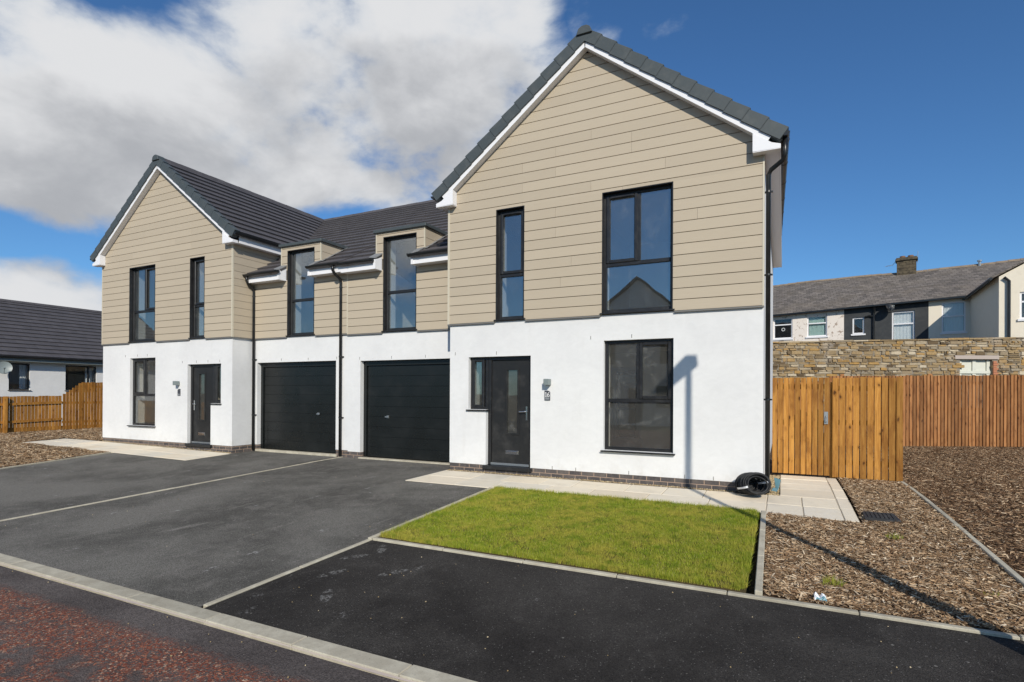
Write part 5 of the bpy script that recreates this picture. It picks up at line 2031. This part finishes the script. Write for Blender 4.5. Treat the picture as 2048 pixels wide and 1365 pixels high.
dish('satellite_dish', '', (BX + .01, 1.72, 2.45), (BX + .42, 1.70, 2.44), (0.95, -0.30, 0.22), 0.26, bg)

# ------------------------------------------------------------------ house across the road (seen only in the window glass)
oh = thing('house', 'tan rendered gabled house across the road, mirrored in the bedroom window glass', 'house', (-1.9, -23, -.3))
mb = MB()
hx0, hx1, hy = -5.6, 1.8, -23.0
wallgrid(mb, hx0, hx1, -.4, 5.3, [(-4.6, -3.3, .7, 2.0), (-.8, .6, .7, 2.0), (-4.4, -3.2, 3.3, 4.5), (-.6, .5, 3.3, 4.5), (-2.4, -1.5, -.2, 1.9)], hy, hy - .3)
mb.prism([(hx0, hy, 5.3), (hx1, hy, 5.3), (-1.9, hy, 8.2)], (0, -.3, 0))
mb.box(hx0, hx0 + .3, hy - 9, hy - .3, -.4, 5.3)
mb.box(hx1 - .3, hx1, hy - 9, hy - .3, -.4, 5.3)
mb.box(hx0, hx1, hy - 9.3, hy - 9, -.4, 5.3)
mb.build('wall', M['tan_render'], oh)
mb = MB()
for s in (-1, 1):
    a = (-1.9 + s * 4.05, 5.02)
    mb.hexa([(a[0], hy + .2, a[1]), (-1.9, hy + .2, 8.25), (-1.9, hy - 9.5, 8.25), (a[0], hy - 9.5, a[1]), (a[0], hy + .2, a[1] + .14), (-1.9, hy + .2, 8.39), (-1.9, hy - 9.5, 8.39), (a[0], hy - 9.5, a[1] + .14)])
mb.build('roof', M['tile_main'], oh)
for (a, b, c, d) in ((-4.6, -3.3, .7, 2.0), (-.8, .6, .7, 2.0), (-4.4, -3.2, 3.3, 4.5), (-.6, .5, 3.3, 4.5)):
    q = MB()
    q.box(a, b, hy - .2, hy - .15, c, d)
    q.box((a + b) / 2 - .04, (a + b) / 2 + .04, hy - .149, hy - .11, c, d)
    q.build('window', M['black_pvc'], oh)
q = MB()
q.box(-2.4, -1.5, hy - .2, hy - .15, -.2, 1.9)
q.build('door', M['door'], oh)

# ------------------------------------------------------------------ street lamp just outside the frame (throws the long shadow)
LY = -4.9
LX = 4.47 - LY * 0.63
LH = 2.05 + math.tan(SUN_EL) * math.hypot(LY, LY * 0.63)
sl_ = thing('street_lamp', 'slim grey street lamp column at the edge of the black pavement', 'street lamp', (LX, LY, gz(LX, LY)))
mb = MB()
mb.tube([(LX, LY, -.3), (LX, LY, 1.3), (LX, LY, 1.35), (LX, LY, LH - .05)], [0.075, 0.075, 0.05, 0.042], 14)
mb.build('column', M['pole'], sl_, smooth=False)
mb = MB()
mb.hexa([(LX - .13, LY - .66, LH - .02), (LX + .13, LY - .66, LH - .02), (LX + .11, LY + .07, LH - .16), (LX - .11, LY + .07, LH - .16),
         (LX - .10, LY - .66, LH + .06), (LX + .10, LY - .66, LH + .06), (LX + .09, LY + .07, LH + .03), (LX - .09, LY + .07, LH + .03)])
mb.build('lantern', M['pole'], sl_, bevel=0.015)
mb = MB()
mb.hexa([(LX - .08, LY - .56, LH - .035), (LX + .08, LY - .56, LH - .035), (LX + .07, LY - .2, LH - .135), (LX - .07, LY - .2, LH - .135),
         (LX - .08, LY - .56, LH - .02), (LX + .08, LY - .56, LH - .02), (LX + .07, LY - .2, LH - .075), (LX - .07, LY - .2, LH - .075)])
mb.build('lens', M['lens'], sl_)

# ------------------------------------------------------------------ small things on the ground
hc = thing('pipe_coil', 'coil of black plastic pipe bound with white tape, lying against the brick plinth', 'pipe coil', (5.42, -0.32, 0.0))
cx, cy, cz = 5.43, -0.30, 0.185
axis = Vector((0.42, -0.88, 0.20)).normalized()
sd = axis.cross(Vector((0, 0, 1))).normalized()
uu = sd.cross(axis)
mb = MB()
rnd = random.Random(9)
for k in range(30):
    R_ = 0.112 + 0.078 * rnd.random() ** .8
    o_ = -0.15 + 0.30 * rnd.random()
    ph, ecc, tx, ty = rnd.uniform(0, 6.28), rnd.uniform(.90, 1.0), rnd.uniform(-.3, .3), rnd.uniform(-.3, .3)
    loop = []
    for i in range(28):
        a = 2 * math.pi * i / 28
        p = Vector((cx, cy, cz)) + sd * math.cos(a) * R_ * 1.05 + uu * math.sin(a) * R_ * .94 * ecc + axis * (o_ + tx * math.cos(a) * .13 + ty * math.sin(a) * .13)
        p.z -= max(0.0, 0.17 - R_) * 0.4
        p.z = max(p.z, 0.026 + .0015 * k)
        loop.append(tuple(p))
    mb.tube(loop, 0.0115, 7, closed=True)
for k in range(12):
    R_ = 0.02 + 0.095 * k / 11
    o_ = -0.14 - 0.02 * rnd.random()
    loop = []
    for i in range(22):
        a = 2 * math.pi * i / 22
        p = Vector((cx, cy, cz)) + sd * math.cos(a) * R_ + uu * math.sin(a) * R_ * .92 + axis * (o_ + .012 * math.cos(a + k))
        p.z = max(p.z, 0.03)
        loop.append(tuple(p))
    mb.tube(loop, 0.0115, 7, closed=True)
mb.tube([(5.36, -.12, .03), (5.27, -.16, .025), (5.20, -.22, .022), (5.16, -.2, .03), (5.20, -.13, .035), (5.32, -.10, .05)], 0.0125, 6)
mb.build('pipe', M['hose'], hc, smooth=True)
for ang in (-0.3, 3.0):
    mb = MB()
    rd = (sd * math.cos(ang) + uu * math.sin(ang)).normalized()
    c = Vector((cx, cy, cz)) + rd * 0.158
    tg = axis.cross(rd)
    ring = [(rd * math.cos(a) * .056 + axis * math.sin(a) * .172) for a in [2 * math.pi * i / 16 for i in range(16)]]
    vs = [tuple(c + r_ - tg * .014) for r_ in ring] + [tuple(c + r_ + tg * .014) for r_ in ring]
    mb.add(vs, [(i, (i + 1) % 16, 16 + (i + 1) % 16, 16 + i) for i in range(16)])
    mb.build('tape_band', M['tape'], hc)

bs = MB()
bs.prism([(5.72, .34, .03), (5.755, .32, .03), (5.79, .33, .19), (5.70, .37, .21)], (0.004, .006, .0))
bs.prism([(5.66, .25, .02), (5.74, .18, .02), (5.75, .25, .05), (5.69, .31, .06)], (0.002, .0, .006))
tag(bs.build('plastic_scrap', M['blue']), 'torn blue plastic scrap standing on gravel by the corner downpipe', 'scrap')

dc = thing('drain_cover', 'black rectangular drain cover set in the bark beside the slab path', 'drain cover', (6.9, -1.0, 0))
mb = MB()
z = gz(6.9, -1.0) + .055
mb.hexa([(6.72, -1.20, z - .1), (7.08, -1.20, z - .1), (7.06, -.84, z - .1), (6.73, -.84, z - .1), (6.72, -1.20, z - .008), (7.08, -1.20, z - .008), (7.06, -.84, z + .004), (6.73, -.84, z + .004)])
mb.build('cover_frame', M['iron'], dc)
mb = MB()
for i in range(7):
    for j in range(7):
        x, y = 6.755 + i * .043, -1.17 + j * .043
        mb.box(x, x + .030, y, y + .030, z - .01, z + .004 + .0016 * j)
mb.build('cover_tread', M['iron'], dc)

lt = MB()
zt = gz(6.09, -4.1) + .03
rl = random.Random(4)
nx, ny = 7, 6
gr = [[(6.045 + .085 * i / (nx - 1) + rl.uniform(-.006, .006), -4.13 + .06 * j / (ny - 1) + rl.uniform(-.005, .005), zt + .05 * math.sin(j / (ny - 1) * 2.2) * (0.6 + .4 * math.sin(i * 1.7)) + rl.uniform(-.006, .010)) for i in range(nx)] for j in range(ny)]
for j_ in range(ny - 1):
    for i_ in range(nx - 1):
        lt.poly([gr[j_][i_], gr[j_][i_ + 1], gr[j_ + 1][i_ + 1], gr[j_ + 1][i_]], 1 if j_ < 2 and i_ > 0 else 0)
tag(lt.build('paper_scrap', [M['tape'], M['blue']]), 'crumpled white and blue litter lying on the bark by the pavement edging', 'litter')

for (x, y, n, h, lab) in ((6.20, -3.70, 170, .085, 'small bright grass tuft growing in the bark near the pavement edging'),
                          (6.90, -1.95, 150, .07, 'low flat grass tuft growing in the bark behind the drain cover'),
                          (7.30, -3.45, 50, .05, 'thin grass tuft beside the dark lamp post shadow in the bark')):
    a = np.clip(RNG.normal(0, .03, (n, 2)), -.045, .045) * np.array([1.5, 1.0])
    xs, ys = x + a[:, 0], y + a[:, 1]
    o = np_mesh('grass_tuft', blades(xs, ys, vgz(xs, ys) + .012, h * .5, h * 1.3, .005, .6), 3, M['grass'])
    tag(o, lab, 'grass tuft', 'weeds in the bark bed')


def stones(pts, rmin, rmax, z0):
    out = []
    for (x, y) in pts:
        r = RNG.uniform(rmin, rmax)
        z = gz(x, y) + z0 + r * .3
        v = [Vector((r, 0, 0)), Vector((0, r * .8, 0)), Vector((-r, 0, 0)), Vector((0, -r * .8, 0)), Vector((0, 0, r * .8)), Vector((0, 0, -r * .8))]
        a = RNG.uniform(0, 6.28)
        m_ = Matrix.Rotation(a, 3, 'Z') @ Matrix.Rotation(RNG.uniform(-.5, .5), 3, 'X')
        v = [m_ @ q + Vector((x, y, z)) for q in v]
        out.append(v)
    mb = MB()
    for v in out:
        mb.add([tuple(q) for q in v], [(0, 1, 4), (1, 2, 4), (2, 3, 4), (3, 0, 4), (1, 0, 5), (2, 1, 5), (3, 2, 5), (0, 3, 5)])
    return mb


pts = [(RNG.uniform(0, 5.5), -abs(RNG.normal(0.03, .035)) + .0) for _ in range(1500)] + [(RNG.uniform(5.6, 5.77), RNG.uniform(-.1, 2.0)) for _ in range(1300)] \
    + [(RNG.uniform(-11.8, -6.3), -abs(RNG.normal(0.03, .03))) for _ in range(900)]
struct(stones(pts, .004, .012, .012).build('gravel', M['gravel'], recalc=False), 'stuff')
pts = [(RNG.uniform(-3.2, 1.5), RNG.uniform(-6.1, .5)) for _ in range(40)] + [(RNG.uniform(1.8, 7), RNG.uniform(-6.1, -4.3)) for _ in range(60)] + [(RNG.uniform(-1.2, -.2), RNG.uniform(.1, .5)) for _ in range(12)] \
    + [(RNG.uniform(-1, 5), RNG.uniform(-7.6, -6.45)) for _ in range(60)]
struct(stones(pts, .003, .008, .001).build('loose_stones', M['gravel'], recalc=False), 'stuff')

# ------------------------------------------------------------------ tree beyond the terrace


def tree(label, x, y, h, cr, n, seed):
    r_ = np.random.default_rng(seed)
    root = thing('tree', label, 'tree', (x, y, 0))
    mb = MB()
    mb.tube([(x, y, -.2), (x + .1, y, h * .35), (x - .05, y + .1, h * .7), (x, y, h * .95)], [.32, .24, .14, .03], 9)
    centres = []
    for k in range(11):
        a = k * 2.4
        z0 = h * (.4 + .05 * k)
        L = cr * (.9 - .05 * k)
        e = (x + math.cos(a) * L, y + math.sin(a) * L, z0 + L * .55)
        mb.tube([(x, y, z0), ((x + e[0]) / 2, (y + e[1]) / 2, z0 + L * .2), e], [.09, .06, .02], 6)
        centres.append(e)
    mb.build('trunk', M['bark_tree'], root)
    vs = []
    for (ex, ey, ez) in centres + [(x, y, h)]:
        for c in range(7):
            o = r_.normal(0, cr * .24, 3)
            m = n // 84
            p = np.array([ex, ey, ez]) + o + r_.normal(0, cr * .09, (m, 3))
            s = r_.uniform(.05, .12, (m, 1))
            d1 = r_.normal(0, 1, (m, 3))
            d1 /= np.linalg.norm(d1, axis=1)[:, None]
            d2 = np.cross(d1, r_.normal(0, 1, (m, 3)))
            d2 /= np.linalg.norm(d2, axis=1)[:, None]
            vs.append(np.stack([p - d1 * s, p + d2 * s * .5, p + d1 * s, p - d2 * s * .5], 1).reshape(-1, 3))
    v = np.concatenate(vs) - np.array([x, y, 0])
    np_mesh('crown', v, 4, M['leaf'], root)
    return root


tree('dark leaved tree behind the terrace roofs at the right edge', 20.75, 28.6, 8.9, 2.0, 9000, 4)
